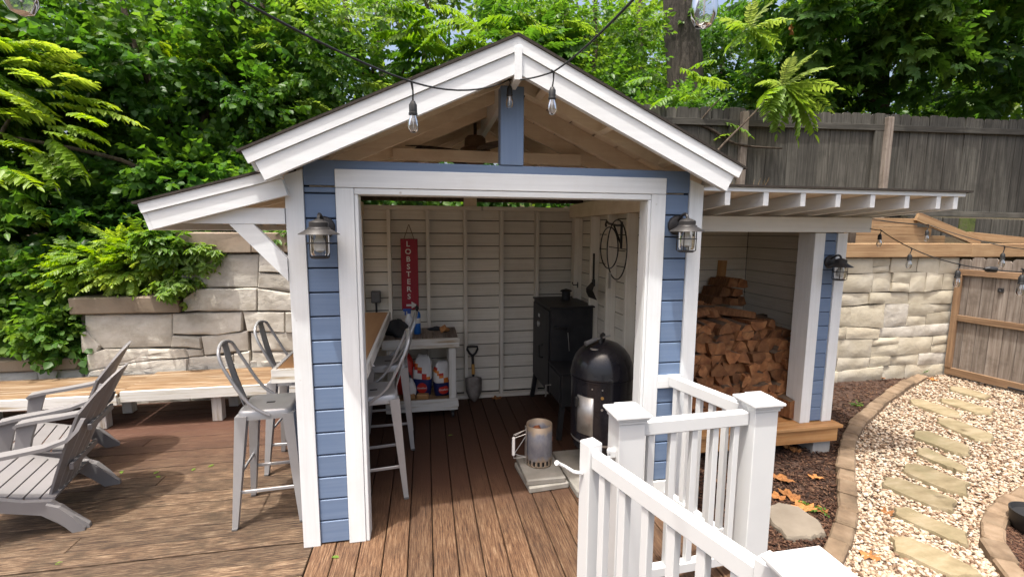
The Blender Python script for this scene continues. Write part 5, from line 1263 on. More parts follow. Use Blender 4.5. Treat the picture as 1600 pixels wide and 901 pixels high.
# ------------------------------------------------------------------ string lights
def dist(px, py, d): return CPOS+ray(px, py)*d
def sag(a, b, s, n=10):
    return [a.lerp(b, i/n)-Vector((0, 0, s*4*(i/n)*(1-i/n))) for i in range(n)]
def string_lights(name, label, nodes, bulbs, sags, rad=.004):
    t = thing(name, label, 'string lights', nodes[0]); o = nodes[0]; P = []
    for i in range(len(nodes)-1): P += sag(nodes[i], nodes[i+1], sags[i])
    P.append(nodes[-1]); tube('cable', [p-o for p in P], rad, 'black_rubber', t, 8)
    for b, drop, tilt, s in bulbs:
        q = b-o; e = q+Vector((tilt, 0, -drop))
        tube('bulb_lead', [q+Vector((-.012, 0, .004)), q, q.lerp(e, .5)+Vector((.003, 0, 0)), e], [.006*s, .006*s, .0035*s, .004*s], 'black_rubber', t, 8)
        sk = lathe('socket', [(.001, .0), (.009*s, -.003), (.013*s, -.012*s), (.017*s, -.018*s), (.017*s, -.05*s), (.019*s, -.052*s), (.019*s, -.06*s), (.001, -.061*s)], 'black_rubber', t, 16, e)
        gl = lathe('bulb', [(.013*s, -.058*s), (.0135*s, -.066*s), (.02*s, -.085*s), (.0225*s, -.102*s), (.021*s, -.117*s), (.014*s, -.130*s), (.001, -.135*s)], 'clear_glass', t, 20, e)
        st_ = lathe('filament_stem', [(.001, -.06*s), (.006*s, -.062*s), (.005*s, -.085*s), (.0015*s, -.09*s), (.0015*s, -.112*s), (.001, -.113*s)], 'frosted_white', t, 8, e)
    return t
nL = dist(15, -150, .72); nodes = [dist(-180, -205, .62), nL, dist(365, -6, 1.15), dist(643, 128, 1.95), Vector((1.235, -.075, 2.745)), dist(865, 112, 2.25), dist(995, -6, 1.15), dist(1108, -131, .78), dist(1500, -220, .6)]
string_lights('gable_string_lights', 'black outdoor string lights with clear bulbs strung before the gable', nodes,
              [(nodes[3], .075, .004, 1.0), (nodes[4], .03, 0, .95), (nodes[5], .07, -.005, 1.0), (nodes[7]+Vector((0, 0, .0)), .045, 0, 1.0), (nL, .03, 0, 1.0)], [0, .01, .015, .045, .012, .015, .01, 0])
a0 = Vector((4.96, 1.04, 1.95))
nd = [a0, dist(1377, 360, 4.45), dist(1425, 388, 3.9), dist(1500, 413, 3.35), dist(1545, 420, 3.1), dist(1640, 424, 2.7)]
sl = string_lights('garden_string_lights', 'black string lights with small bulbs sagging from the shelter header end', nd,
              [(nd[1], .03, -.01, .95), (nd[2], .045, -.015, .95), (nd[3], .04, -.01, .95), (dist(1599, 421, 2.86), .03, 0, 1.0)], [.004, .01, .012, .004, .01])
plug = ob('inline_plug', me('inline_plug', *tube_geo([dist(1538, 420, 3.12)-a0, dist(1543, 420.5, 3.12)-a0, dist(1555, 421, 3.12)-a0, dist(1558, 421, 3.12)-a0], [.008, .02, .02, .008], 10), 'black_rubber'), sl)
nd2 = [Vector((5.35, 1.6, 2.10)), dist(1451, 351, 5.0), dist(1570, 385, 4.4), dist(1660, 392, 3.9)]
string_lights('wall_string_lights', 'black string lights with two bulbs hanging before the cedar planks', nd2, [(nd2[1], .055, -.01, .95), (nd2[2], .06, -.01, 1.05)], [.02, .015, .01])
tube('loose_cable', [p-nd2[0] for p in (Vector((5.6, 1.9, 2.08)), dist(1440, 352, 5.4), dist(1512, 377, 5.2))], .003, 'black_rubber', None).location = nd2[0]
lc = bpy.data.objects['loose_cable']; tag(lc, 'thin black cable running slack across the cedar planks', 'cable')

# ------------------------------------------------------------------ ceiling fan in the gable
fn = thing('ceiling_fan', 'bronze ceiling fan with woven leaf blades hanging under the shed roof', 'ceiling fan', (1.17, 1.15, 2.55))
tube('downrod', [(0, 0, .10), (0, 0, .28)], .014, 'bark_dark', fn); 
lathe('motor_housing', [(.001, -.11), (.06, -.105), (.125, -.06), (.135, -.015), (.12, .02), (.09, .035), (.085, .10), (.065, .12), (.001, .122)], 'bronze', fn, 28)
for k in range(4):
    a = math.radians(12+90*k); V = []; n = 10
    for i in range(n+1):
        u = i/n; r_ = .13+.50*u; w = .02+.10*math.sin(min(1, u*1.02)*math.pi)**.6*(.6+.4*u); 
        for s in (-1, 0, 1): V.append((r_*math.cos(a)-s*w*math.sin(a), r_*math.sin(a)+s*w*math.cos(a), -.02+.012*s))
    F = [[i*3+j, i*3+j+1, (i+1)*3+j+1, (i+1)*3+j] for i in range(n) for j in range(2)]
    b_ = ob('blade', me('blade', V, F, 'bark_dark', True), fn); b_.modifiers.new('thickness', 'SOLIDIFY').thickness = .006

# ------------------------------------------------------------------ firewood: every split log is a thing
fw = random.Random(77); NLOG = 0
def split_log(cx, cz, poly, y0, ln_, rx=0, rz=0, label=''):
    """poly: cross-section (x, z) about its centre; log runs along y"""
    global NLOG
    n = len(poly); V = []; F = []; rings = 4
    A = sum(poly[i][0]*poly[(i+1) % n][1]-poly[(i+1) % n][0]*poly[i][1] for i in range(n))
    if A < 0: poly = poly[::-1]
    tw = fw.uniform(-.05, .05)
    for j in range(rings):
        t = j/(rings-1); ca, sa = math.cos(tw*t), math.sin(tw*t); s = 1 if 0 < j < rings-1 else .95
        for x, z in poly:
            jx, jz = fw.uniform(-.006, .006), fw.uniform(-.006, .006)
            V.append(((x*ca-z*sa)*s+jx, (t-.5)*ln_+fw.uniform(-.008, .008)*(j in (0, rings-1)), (x*sa+z*ca)*s+jz))
    for j in range(rings-1):
        for i in range(n): F.append([j*n+(i+1) % n, j*n+i, (j+1)*n+i, (j+1)*n+(i+1) % n])
    F += [list(range(n)), list(range((rings-1)*n, rings*n))[::-1]]
    m = me('firewood_log', V, F, 'log_end'); m.materials.append(MATS['log_bark'])
    k = fw.randrange(n)
    for j in range(rings-1): m.polygons[j*n+k].material_index = 1
    if fw.random() < .5:
        for j in range(rings-1): m.polygons[j*n+(k+1) % n].material_index = 1
    o = ob('firewood_log', m, None, (cx, y0+ln_/2, cz), (rx, 0, rz)); NLOG += 1
    return tag(o, label, 'log', 'split firewood in the shelter')
def wob(p, a=.007): return [(x+fw.uniform(-a, a), z+fw.uniform(-a, a)) for x, z in p]
zrow = .004; row = 0
while zrow < 1.02:
    h_ = fw.uniform(.09, .14); x = 2.60+fw.uniform(0, .05); flip = fw.random() < .5
    tgt = 1.0
    while x < 4.62:
        top_here = 1.02-.16*max(0, (x-3.6)/.9)+.03*math.sin(x*5)
        w_ = fw.uniform(.10, .23)
        if zrow+h_*.6 < top_here:
            a, b_ = (.92, .38) if flip else (.38, .92)
            pl = [(-w_*a/2, -h_/2), (0, -h_/2-.004), (w_*a/2, -h_/2), (w_*(a+b_)/4+.012, fw.uniform(-.01, .01)), (w_*b_/2, h_/2), (0, h_/2+.006), (-w_*b_/2, h_/2), (-w_*(a+b_)/4-.012, fw.uniform(-.01, .01))]
            if zrow+h_*1.7 > top_here: lab = 'split log lying on top of the stacked firewood'
            elif x > 4.42: lab = 'split log at the end of the stack beside the white post'
            elif zrow < .12: lab = 'split log in the bottom row of the stacked firewood'
            else: lab = ('wide' if w_ > .165 else 'narrow')+(' wedge tapering upwards' if flip else ' wedge tapering downwards')+' of firewood, '+('second', 'third', 'fourth', 'fifth', 'sixth', 'seventh', 'eighth', 'ninth', 'tenth', 'eleventh')[min(max(row-1, 0), 9)]+' row above the platform'
            split_log(x+w_*.34, zrow+h_/2+fw.uniform(-.006, .01), wob(pl, .014), 1.27+.2*zrow+fw.uniform(-.05, .06), fw.uniform(.36, .46), fw.uniform(-.08, .08), fw.uniform(-.16, .16), lab)
        x += w_*.665; flip = not flip
    zrow += h_*.93; row += 1
# loose logs on top and the small upper pile at the back
for i in range(20):
    pl = wob([(-.06, -.03), (.0, -.045), (.06, -.03), (.045, .035), (-.02, .05)], .012)
    split_log(2.75+i*.095, 1.06+fw.uniform(-.02, .05)-.17*max(0, (i-8)/11), pl, 1.45+fw.uniform(-.1, .35), .42, fw.uniform(-.1, .1), fw.uniform(-1.2, 1.2), 'split log tossed loosely on the back of the firewood stack')
for i, (dx, dz) in enumerate(((-.10, .0), (.06, .0), (.20, .0), (-.02, .10), (.13, .105), (.05, .20), (.15, .21))):
    pl = wob([(-.075, -.05), (.0, -.055), (.075, -.045), (.055, .04), (-.04, .055)], .012)
    split_log(4.20+dx, 1.10+dz, pl, 2.02+fw.uniform(-.03, .03), .38, fw.uniform(-.05, .05), fw.uniform(-.25, .25), 'thick split log in the small upper pile by the back wall')
lg_ = split_log(4.36, .12, wob([(-.05, -.09), (.03, -.10), (.06, 0), (.03, .1), (-.05, .09)], .01), 1.14, .40, 0, .2, 'bark covered log leaning low against the inside of the white post')
tag(ob('loose_board', boxmesh(.12, .02, .24, 'new_pine_z', .003), None, (4.40, 2.43, 1.43), (0, .05, 0)), 'short yellow pine board propped above the upper log pile', 'board')
# ------------------------------------------------------------------ foliage
FR = np.random.default_rng(2024)
def leaf_q(L, Wd, fold=.12, droop=.1):
    V = np.array([(0, 0, 0), (.30*L, -Wd*.5, fold*Wd), (.66*L, -Wd*.40, fold*Wd-.4*droop*L), (L, 0, -droop*L), (.66*L, Wd*.40, fold*Wd-.4*droop*L), (.30*L, Wd*.5, fold*Wd)])
    F = np.array([(0, 1, 2, 3), (3, 4, 5, 0)]); return V, F
def xf(V, pos, yaw=0, pitch=0, roll=0):
    R = np.array(Euler((roll, pitch, yaw), 'XYZ').to_matrix()); return V@R.T+np.array(pos)
def asm(parts):
    V = []; F = []; o = 0
    for v, f in parts: V.append(v); F.append(f+o); o += len(v)
    return np.vstack(V), np.vstack(F)
def stemq(p0, p1, w):
    p0, p1 = np.array(p0, float), np.array(p1, float); d = p1-p0; s = np.cross(d, (0, 0, 1)); s = s/(np.linalg.norm(s)+1e-9)*w
    return np.array([p0-s, p0+s, p1+s*.6, p1-s*.6]), np.array([(0, 1, 2, 3)])
def t_broad(n=8, L=.085, Wd=.055, tw=.28, rng=random.Random(3)):
    P = [stemq((0, 0, 0), (tw, 0, -.03), .004)]
    for i in range(n):
        u = (i+1)/n; s = 1 if i % 2 else -1
        q = rng.uniform(.75, 1.15); v, f = leaf_q(L*q, Wd*q, .15, rng.uniform(.05, .25))
        yaw = s*math.radians(rng.uniform(35, 75)) if i < n-1 else 0
        P.append((xf(v, (tw*u, 0, -.03*u), yaw, math.radians(rng.uniform(5, 40)), math.radians(rng.uniform(-30, 30))), f))
    return asm(P)
def t_frond(n=11, L=.56, leaf=(.135, .052), bend=.5, rng=random.Random(5), flat=True):
    P = []; pts = []
    for i in range(n+2):
        u = i/(n+1); a = bend*u; pts.append(np.array((L*u*math.cos(a*.6), 0, -L*u*u*math.sin(bend)*.6)))
    for i in range(n+1): P.append(stemq(pts[i], pts[i+1], .0045*(1-.6*i/n)))
    for i in range(1, n+1):
        u = i/(n+1); sz = (.65+.6*math.sin(u*math.pi))*(1 if u < .85 else .8)
        for s in (-1, 1):
            v, f = leaf_q(leaf[0]*sz, leaf[1]*sz, .15, rng.uniform(.1, .3))
            P.append((xf(v, pts[i], s*math.radians(rng.uniform(55, 72)), math.radians(rng.uniform(10, 30)), 0), f))
    v, f = leaf_q(leaf[0]*.8, leaf[1]*.8, .15, .1); P.append((xf(v, pts[-1], 0, .4, 0), f))
    return asm(P)
def t_palm(n=5, L=.10, Wd=.045, rng=random.Random(8)):
    P = []
    for c in range(3):
        o = (c*.09, (.05 if c % 2 else -.05), -.01*c); P.append(stemq((c*.03, 0, 0), o, .003))
        for i in range(n):
            v, f = leaf_q(L*rng.uniform(.85, 1.1), Wd, .12, rng.uniform(.1, .25)); P.append((xf(v, o, math.radians((i-(n-1)/2)*48+rng.uniform(-8, 8)), math.radians(rng.uniform(10, 35)), 0), f))
    return asm(P)
def t_maple(n=5, S=.13, rng=random.Random(9)):
    """lobed leaves made of three pointed lobes each"""
    P = [stemq((0, 0, 0), (.24, 0, -.03), .004)]
    for i in range(n):
        u = (i+1)/n; s = 1 if i % 2 else -1; yaw = s*math.radians(rng.uniform(30, 70)) if i < n-1 else 0; pit = math.radians(rng.uniform(5, 40)); rol = math.radians(rng.uniform(-25, 25)); q = rng.uniform(.8, 1.15)
        for lo, sc in ((-58, .72), (0, 1.0), (58, .72)):
            v, f = leaf_q(S*q*sc, S*q*.5*sc, .06, .12); v = xf(v, (0.02, 0, 0), math.radians(lo)); P.append((xf(v, (.24*u, 0, -.03*u), yaw, pit, rol), f))
    return asm(P)
TEMPL = {'broad': t_broad(), 'round': t_broad(7, .095, .084, .28, random.Random(4)), 'frond': t_frond(), 'small_frond': t_frond(8, .24, (.055, .027), .4, random.Random(6)), 'palm': t_palm(), 'maple': t_maple(), 'far': t_broad(6, .15, .10, .42, random.Random(12)), 'big_frond': t_frond(12, .70, (.16, .058), .7, random.Random(14))}
def orient(d, roll, rng=FR):
    x = d/np.linalg.norm(d, axis=1, keepdims=True); up = np.array((0, 0, 1.0))
    z = up-x*(x@up)[:, None]; nz = np.linalg.norm(z, axis=1, keepdims=True); z = np.where(nz > 1e-3, z/np.maximum(nz, 1e-3), np.array((1.0, 0, 0)))
    y = np.cross(z, x); c, s = np.cos(roll)[:, None], np.sin(roll)[:, None]
    y2 = y*c+z*s; z2 = -y*s+z*c
    return np.stack([x, y2, z2], axis=2)
def foliage(name, parent, templ, blobs, mat, tint=(.2, .8), scale=(.8, 1.25), lift=.15, droop=.15, sub=.4, subn=22, fill=.35, roll=.6):
    """blobs: (centre, radii, number of sprigs); every blob is broken into smaller clumps"""
    TV, TF = TEMPL[templ]; POS = []; DIR = []; TN = []
    for c, r, n in blobs:
        c = np.array(c, float); r = np.array(r, float)
        k = max(3, int(n/subn)); u = FR.normal(size=(k, 3)); u /= np.linalg.norm(u, axis=1, keepdims=True)
        rad = np.where(FR.uniform(size=k) < fill, FR.uniform(.1, .75, k), FR.uniform(.7, 1.0, k))
        cc = c+u*r*rad[:, None]; ct = FR.uniform(tint[0], tint[1], k)
        idx = FR.integers(0, k, n); v = FR.normal(size=(n, 3)); v /= np.linalg.norm(v, axis=1, keepdims=True)
        srad = sub*np.mean(r)**.5*FR.uniform(.7, 1.2, k)[idx]
        p = cc[idx]+v*srad[:, None]*FR.uniform(.3, 1.0, n)[:, None]*np.array((1, 1, .8))
        d = v+u[idx]*.7; d[:, 2] = d[:, 2]*.55+lift-droop*FR.uniform(size=n)
        POS.append(p); DIR.append(d); TN.append(np.clip(ct[idx]+FR.normal(0, .10, n), 0, 1))
    P = np.vstack(POS); D = np.vstack(DIR); T = np.concatenate(TN); n = len(P)
    sc = np.repeat(FR.uniform(scale[0], scale[1], n)[:, None], 3, 1)
    pl = np.array(parent.location) if parent is not None else np.zeros(3)
    o = ob(name, scatter_mesh(name, TV, TF, P-pl, orient(D, FR.normal(0, roll, n)), sc, mat, T), parent); o['kind'] = 'stuff'
    return o
def placed(name, parent, templ, items, mat):
    """sprays at picked places: (position, direction, size, roll, tint)"""
    TV, TF = TEMPL[templ]; P = np.array([i[0] for i in items], float); D = np.array([i[1] for i in items], float)
    sc = np.repeat(np.array([i[2] for i in items])[:, None], 3, 1); pl = np.array(parent.location)
    o = ob(name, scatter_mesh(name, TV, TF, P-pl, orient(D, np.array([i[3] for i in items])), sc, mat, np.array([i[4] for i in items], float)), parent); o['kind'] = 'stuff'; return o
def trunk(parent, pts, radii, mat='bark_dark', name='trunk', n=9):
    L = []; R = []
    P = [Vector(p) for p in pts]
    for i in range(len(P)-1):
        p0, p1, p2, p3 = P[max(i-1, 0)], P[i], P[i+1], P[min(i+2, len(P)-1)]
        for k in range(5):
            u = k/5; L.append(.5*((2*p1)+(p2-p0)*u+(2*p0-5*p1+4*p2-p3)*u*u+(3*p1-p0-3*p2+p3)*u**3)+Vector((RND.uniform(-1, 1), RND.uniform(-1, 1), 0))*radii[i]*.15); R.append(radii[i]*(1-u)+radii[i+1]*u)
    L.append(P[-1]); R.append(radii[-1]); L = [p-Vector(parent.location) for p in L]
    return tube(name, L, R, mat, parent, n)
def pp(px, py, Y): return at(px, py, 'Y', Y)
def tree(name, label, base, cat='tree', group='trees on the bank'): return thing(name, label, cat, base, 0, group)

# -- trees on the bank behind the left wall
t = tree('bittersweet_tree', 'round leaved tree tangled with vines on the bank, behind the bright tree of heaven', (-2.6, 4.6, 1.7))
trunk(t, [(-2.6, 4.6, 1.7), pp(285, 250, 4.6), pp(262, 180, 4.6), pp(215, 90, 4.7), pp(190, 0, 4.8), pp(170, -80, 4.8)], [.06, .055, .05, .045, .04, .03])
trunk(t, [pp(262, 180, 4.6), pp(300, 120, 4.8), pp(335, 60, 5.0)], [.03, .025, .015], name='limb'); trunk(t, [pp(225, 100, 4.7), pp(140, 70, 4.9), pp(60, 30, 5)], [.03, .025, .015], name='limb')
foliage('crown', t, 'round', [((-3.0, 4.6, 4.2), (1.3, .9, 1.2), 1100), ((-1.7, 4.7, 3.6), (.9, .8, .9), 700), ((-4.4, 4.6, 3.6), (1.1, .9, 1.1), 700), ((-2.3, 4.2, 2.6), (1.1, .6, .7), 700), ((-3.5, 5.2, 3.0), (1.5, .6, .9), 600), ((-1.6, 5.2, 4.6), (1.0, .6, .8), 350), ((-1.0, 4.6, 2.6), (.9, .6, .5), 350)], 'leaf_green', (.2, .75))
t = tree('dark_sapling', 'slender dark trunked sapling leaning beside the left roof edge on the bank', (-.9, 4.5, 1.9))
trunk(t, [(-.95, 4.5, 1.9), pp(322, 250, 4.5), pp(332, 150, 4.5), pp(345, 90, 4.5), pp(362, 30, 4.6), pp(372, -50, 4.6)], [.05, .045, .042, .036, .032, .025])
trunk(t, [pp(335, 140, 4.5), pp(300, 60, 4.6), pp(290, 0, 4.7)], [.02, .015, .01], name='limb')
foliage('crown', t, 'broad', [((-.9, 4.7, 4.6), (.9, .7, .8), 380), ((-.2, 5.0, 4.9), (.7, .7, .6), 200), ((-.5, 4.6, 3.2), (.5, .5, .5), 160), ((-1.6, 4.8, 5.1), (.8, .7, .5), 280)], 'leaf_green', (.3, .9))
t = tree('tree_of_heaven', 'young tree of heaven with long yellow green fronds above the stone kerb wall', (-4.3, 3.5, 1.0))
trunk(t, [(-4.3, 3.5, 1.0), (-4.2, 3.5, 2.0), (-3.9, 3.4, 2.7), (-3.6, 3.3, 3.1)], [.04, .035, .025, .012])
trunk(t, [(-2.2, 3.7, 1.75), pp(230, 275, 3.6), pp(150, 240, 3.55), pp(0, 212, 3.5)], [.03, .028, .024, .018], name='limb')
it = []
for (x, y, Y, dx, dz, s, tn) in [(20, 120, 3.3, 1, -.1, 1.0, .75), (60, 150, 3.3, 1, .15, .9, .8), (0, 180, 3.2, 1, 0, 1.0, .7), (90, 125, 3.3, .9, .2, .9, .95), (120, 160, 3.3, 1, -.1, .9, .85), (60, 200, 3.2, 1, -.05, 1.0, .6), (100, 185, 3.25, 1, -.05, 1.05, .7), (10, 90, 3.4, 1, .25, .9, .9), (30, 55, 3.4, 1, .2, .9, .95), (75, 205, 3.2, .8, -.55, 1.0, .55), (40, 230, 3.2, .8, -.5, 1.0, .5), (0, 250, 3.2, 1, -.1, 1, .6), (20, 300, 3.15, 1, -.35, .9, .5), (0, 340, 3.1, .9, .1, .9, .65), (-30, 60, 3.3, 1, .1, 1, .8), (-40, 140, 3.3, 1, .1, 1, .7), (10, 150, 3.2, .9, -.3, 1, .8), (60, 100, 3.35, 1, .4, .8, 1.0), (-20, 210, 3.2, 1, 0, 1, .7), (0, 400, 3.05, .9, -.5, .9, .45), (30, 370, 3.1, .8, -.6, .8, .45), (-60, 250, 3.2, 1, -.2, 1, .6), (-40, 300, 3.2, 1, 0, 1, .6), (250, 35, 4.2, 1, -.05, .9, .6), (300, 90, 4.2, .9, -.3, .8, .6), (225, 60, 4.1, 1, .1, .8, .7), (310, 60, 4.4, .8, -.4, .9, .5)]:
    for k in range(2):
        it.append((tuple(pp(x+RND.uniform(-14, 14), y+RND.uniform(-14, 14), Y+RND.uniform(-.1, .15))), (dx, RND.uniform(-.55, .2), dz+RND.uniform(-.15, .15)), s*RND.uniform(.8, 1.05), RND.uniform(-.5, .3), min(1, tn+RND.uniform(-.15, .1))))
placed('fronds', t, 'frond', it, 'leaf_lime')
foliage('crown', t, 'frond', [((-4.5, 3.6, 2.6), (.9, .5, 1.1), 170), ((-5.0, 3.7, 4.0), (1.2, .6, 1.0), 200)], 'leaf_bright', (.2, .7), lift=.0, droop=.4)
# -- ivy and creeper on the wall
t = thing('ivy_bush', 'glossy ivy bush spilling over the low kerb wall', 'bush', (-3.6, 3.2, .5), 0, 'plants over the stone walls')
trunk(t, [(-3.6, 3.2, .45), (-3.55, 3.15, .8), (-3.4, 3.1, 1.2)], [.02, .016, .01], name='stem')
foliage('foliage', t, 'round', [((-3.35, 3.05, .78), (.50, .2, .24), 330), ((-4.2, 3.2, 1.0), (.7, .3, .45), 420), ((-5.1, 3.2, 1.1), (.7, .35, .5), 250), ((-3.4, 3.3, 1.25), (.5, .3, .35), 330)], 'leaf_green', (.35, .95), scale=(.7, 1.05), sub=.28)
t = thing('bright_locust_shrub', 'lime green feathery locust shrub above the stepped stone wall', 'bush', (-2.35, 3.35, 1.1), 0, 'plants over the stone walls')
trunk(t, [(-2.35, 3.35, 1.1), (-2.3, 3.3, 1.5), (-2.2, 3.25, 1.75)], [.02, .014, .008], name='stem')
foliage('foliage', t, 'small_frond', [((-2.45, 3.1, 1.55), (.55, .25, .26), 420), ((-2.05, 3.05, 1.62), (.42, .22, .22), 260), ((-2.75, 3.1, 1.45), (.3, .2, .2), 130)], 'leaf_lime', (.2, .9), lift=.25, droop=.5, sub=.25, roll=.4)
t = thing('creeper_vine', 'five leaved creeper hanging over the cap of the stepped stone wall', 'vine', (-1.85, 2.95, 1.3), 0, 'plants over the stone walls')
trunk(t, [(-1.75, 3.0, 1.87), (-1.8, 2.78, 1.86), (-1.86, 2.72, 1.6), (-1.9, 2.71, 1.3)], [.008, .008, .006, .004], name='stem')
foliage('foliage', t, 'palm', [((-1.88, 2.80, 1.72), (.28, .10, .20), 120), ((-1.90, 2.74, 1.42), (.13, .06, .18), 40), ((-2.1, 2.9, 1.8), (.3, .15, .12), 60), ((-1.0, 3.05, 1.95), (.9, .12, .08), 70)], 'leaf_green', (.55, 1.0), scale=(.8, 1.1), lift=.0, droop=.6, sub=.2, roll=.4)
t = thing('bank_undergrowth', 'dense dark leafy undergrowth covering the bank below the trees', 'undergrowth', (-1.5, 3.9, 1.7)); t['kind'] = 'stuff'
foliage('foliage', t, 'round', [((-3.2, 3.7, 1.9), (1.1, .4, .5), 480), ((-1.6, 3.7, 2.1), (1.0, .4, .3), 420), ((-4.9, 3.8, 1.7), (1.0, .5, .6), 380), ((.2, 3.8, 2.3), (1.0, .4, .35), 300), ((2.0, 3.9, 2.4), (1.2, .4, .4), 300), ((-6.4, 4.2, 2.2), (1.0, .6, .9), 300)], 'leaf_dark', (.15, .8))
# -- trees behind the roof
t = tree('ailanthus_grove_tree', 'tree of heaven with layered hanging fronds behind the shed gable', (.6, 5.0, 2.2))
trunk(t, [(.6, 5.0, 2.2), pp(585, 150, 5.0), pp(545, 60, 5.1), pp(540, -60, 5.1)], [.06, .05, .045, .035], n=9)
for q in ((600, 40), (640, 90), (700, 60)): trunk(t, [pp(590, 150, 5.0), pp(q[0]-20, q[1]+40, 5.0), pp(q[0], q[1], 5.0)], [.025, .02, .012], name='limb')
it = []
for (x, y) in [(640, 25), (690, 20), (720, 60), (680, 55), (640, 70), (735, 30), (770, 40), (600, 120), (560, 140), (650, 95), (800, 25), (830, 35), (480, 95), (520, 150), (480, 170), (760, 75), (700, 85), (440, 175), (470, 200), (410, 190), (560, 175), (600, 15), (860, 40), (620, 50), (500, 30), (450, 60)]:
    for k in range(2): it.append((tuple(pp(x+RND.uniform(-22, 22), y+RND.uniform(-14, 10), 4.7+RND.uniform(-.5, .5))), (RND.choice((-1, 1, 1)), RND.uniform(-.6, .2), RND.uniform(-.25, .25)), RND.uniform(.8, 1.15), RND.uniform(-.3, .3), RND.uniform(.25, .8)))
placed('fronds', t, 'big_frond', it, 'leaf_bright')
foliage('crown', t, 'frond', [((1.3, 5.3, 4.6), (1.2, .7, .9), 150), ((.1, 5.2, 3.9), (.9, .6, .6), 110), ((2.4, 5.0, 4.5), (1.0, .6, .8), 110)], 'leaf_green', (.3, .9), lift=.0, droop=.35)
t = tree('dogwood_tree', 'light green broad leaved tree behind the gable peak', (3.2, 5.4, 2.2))
trunk(t, [(3.1, 5.4, 2.2), pp(925, 120, 5.4), pp(930, 20, 5.4), pp(935, -60, 5.4)], [.05, .045, .04, .03])
trunk(t, [pp(925, 110, 5.4), pp(910, 40, 5.4), pp(890, -40, 5.4)], [.02, .018, .012], name='limb')
foliage('crown', t, 'broad', [((2.6, 5.2, 4.4), (1.0, .7, .8), 620), ((3.6, 5.4, 4.0), (1.0, .7, .9), 620), ((4.0, 5.6, 5.2), (1.2, .7, .7), 420), ((2.6, 5.6, 5.4), (1.0, .7, .6), 350), ((4.4, 4.7, 3.3), (.7, .6, .7), 420)], 'leaf_green', (.35, .95))
# -- big trunk and the maple beyond the fence
t = tree('old_oak', 'thick rough barked trunk rising behind the right roof slope', (6.2, 6.3, 2.3))
trunk(t, [(6.2, 6.3, 2.2), (6.15, 6.3, 3.5), pp(1066, 60, 6.3), pp(1064, -60, 6.3), pp(1064, -200, 6.3)], [.42, .37, .34, .33, .32], 'bark_grey', n=14)
foliage('crown', t, 'broad', [((5.2, 6.8, 4.5), (1.0, .7, .9), 350), ((5.3, 5.0, 3.7), (.7, .4, .5), 330), ((5.6, 5.6, 4.3), (.5, .3, .35), 130), ((7.0, 6.6, 5.9), (1.3, .8, .8), 500), ((7.6, 6.8, 4.6), (1.0, .7, .8), 320)], 'leaf_dark', (.2, .8))
t = tree('maple_tree', 'broad dark green maple overhanging the board fence', (9.4, 5.0, 2.2))
trunk(t, [(9.4, 5.0, 2.2), (9.3, 4.9, 3.6), (9.1, 4.8, 5.0), (8.9, 4.7, 6.4)], [.16, .14, .12, .09], n=12)
trunk(t, [(9.2, 4.85, 4.2), (8.2, 4.6, 4.7), (7.2, 4.4, 4.9)], [.05, .04, .02], name='limb'); trunk(t, [(9.1, 4.8, 4.6), (10.2, 4.4, 5.2), (11.2, 4.2, 5.6)], [.05, .04, .02], name='limb')
foliage('crown', t, 'maple', [((8.1, 4.3, 5.1), (1.4, .9, .8), 520), ((9.9, 4.2, 5.3), (1.5, .9, .9), 560), ((11.4, 4.4, 4.9), (1.3, .9, 1.1), 420), ((7.3, 4.8, 4.4), (1.0, .7, .8), 330), ((9.0, 5.2, 4.4), (1.4, .7, .9), 420), ((8.9, 3.7, 5.9), (1.8, .9, .6), 420), ((10.6, 3.6, 6.1), (1.6, .9, .6), 360), ((6.6, 4.2, 5.6), (.9, .8, .6), 240), ((11.2, 5.6, 4.1), (1.4, .7, .9), 280)], 'leaf_dark', (.2, 1.0), lift=.1, droop=.3)
# -- sumac spray in front of the fence
t = tree('sumac_sapling', 'bright sumac sapling with arching fronds before the board fence', (5.2, 3.2, 1.9), group='saplings at the fence')
trunk(t, [(4.4, 3.25, 1.95), (4.6, 3.2, 2.8), pp(1180, 175, 3.15), pp(1222, 130, 3.1)], [.02, .018, .014, .01])
it = []
cx, cy = 1222, 135
for ang, s, tn in [(-20, 1.0, .75), (5, 1.0, .7), (35, 1.15, .6), (60, 1.1, .55), (95, .9, .5), (150, .9, .55), (170, .95, .55), (200, .75, .8), (-50, .8, .9), (-100, .6, .95), (-75, .7, .9), (20, .9, .75), (120, .8, .5), (48, .8, .65)]:
    a = math.radians(ang); it.append((tuple(pp(cx, cy, 3.1)), (math.cos(a), RND.uniform(-.5, -.1), -math.sin(a)*.9), s*1.0, RND.uniform(-.3, .3), tn))
placed('fronds', t, 'big_frond', it, 'leaf_bright'); it = []
cx, cy = 1170, 45
for ang, s, tn in [(-30, .9, .8), (0, .9, .7), (30, .9, .6), (60, .8, .5), (100, .8, .5), (150, .9, .5), (190, .9, .6), (220, .8, .8), (-70, .8, .95), (-110, .7, .9)]:
    a = math.radians(ang); it.append((tuple(pp(cx, cy, 3.3)), (math.cos(a), RND.uniform(-.5, .2), -math.sin(a)*.9), s*.95, RND.uniform(-.3, .3), tn))
for (x, y) in [(1085, 120), (1050, 150), (1100, 150), (1020, 120), (1120, 95), (1060, 105), (1130, 190), (1150, 210), (1040, 175), (1090, 180)]:
    it.append((tuple(pp(x, y, 3.6+RND.uniform(-.2, .3))), (RND.choice((-1, 1)), RND.uniform(-.5, .1), RND.uniform(-.35, .1)), RND.uniform(.7, 1.0), RND.uniform(-.3, .3), RND.uniform(.3, .7)))
placed('fronds', t, 'frond', it, 'leaf_bright')
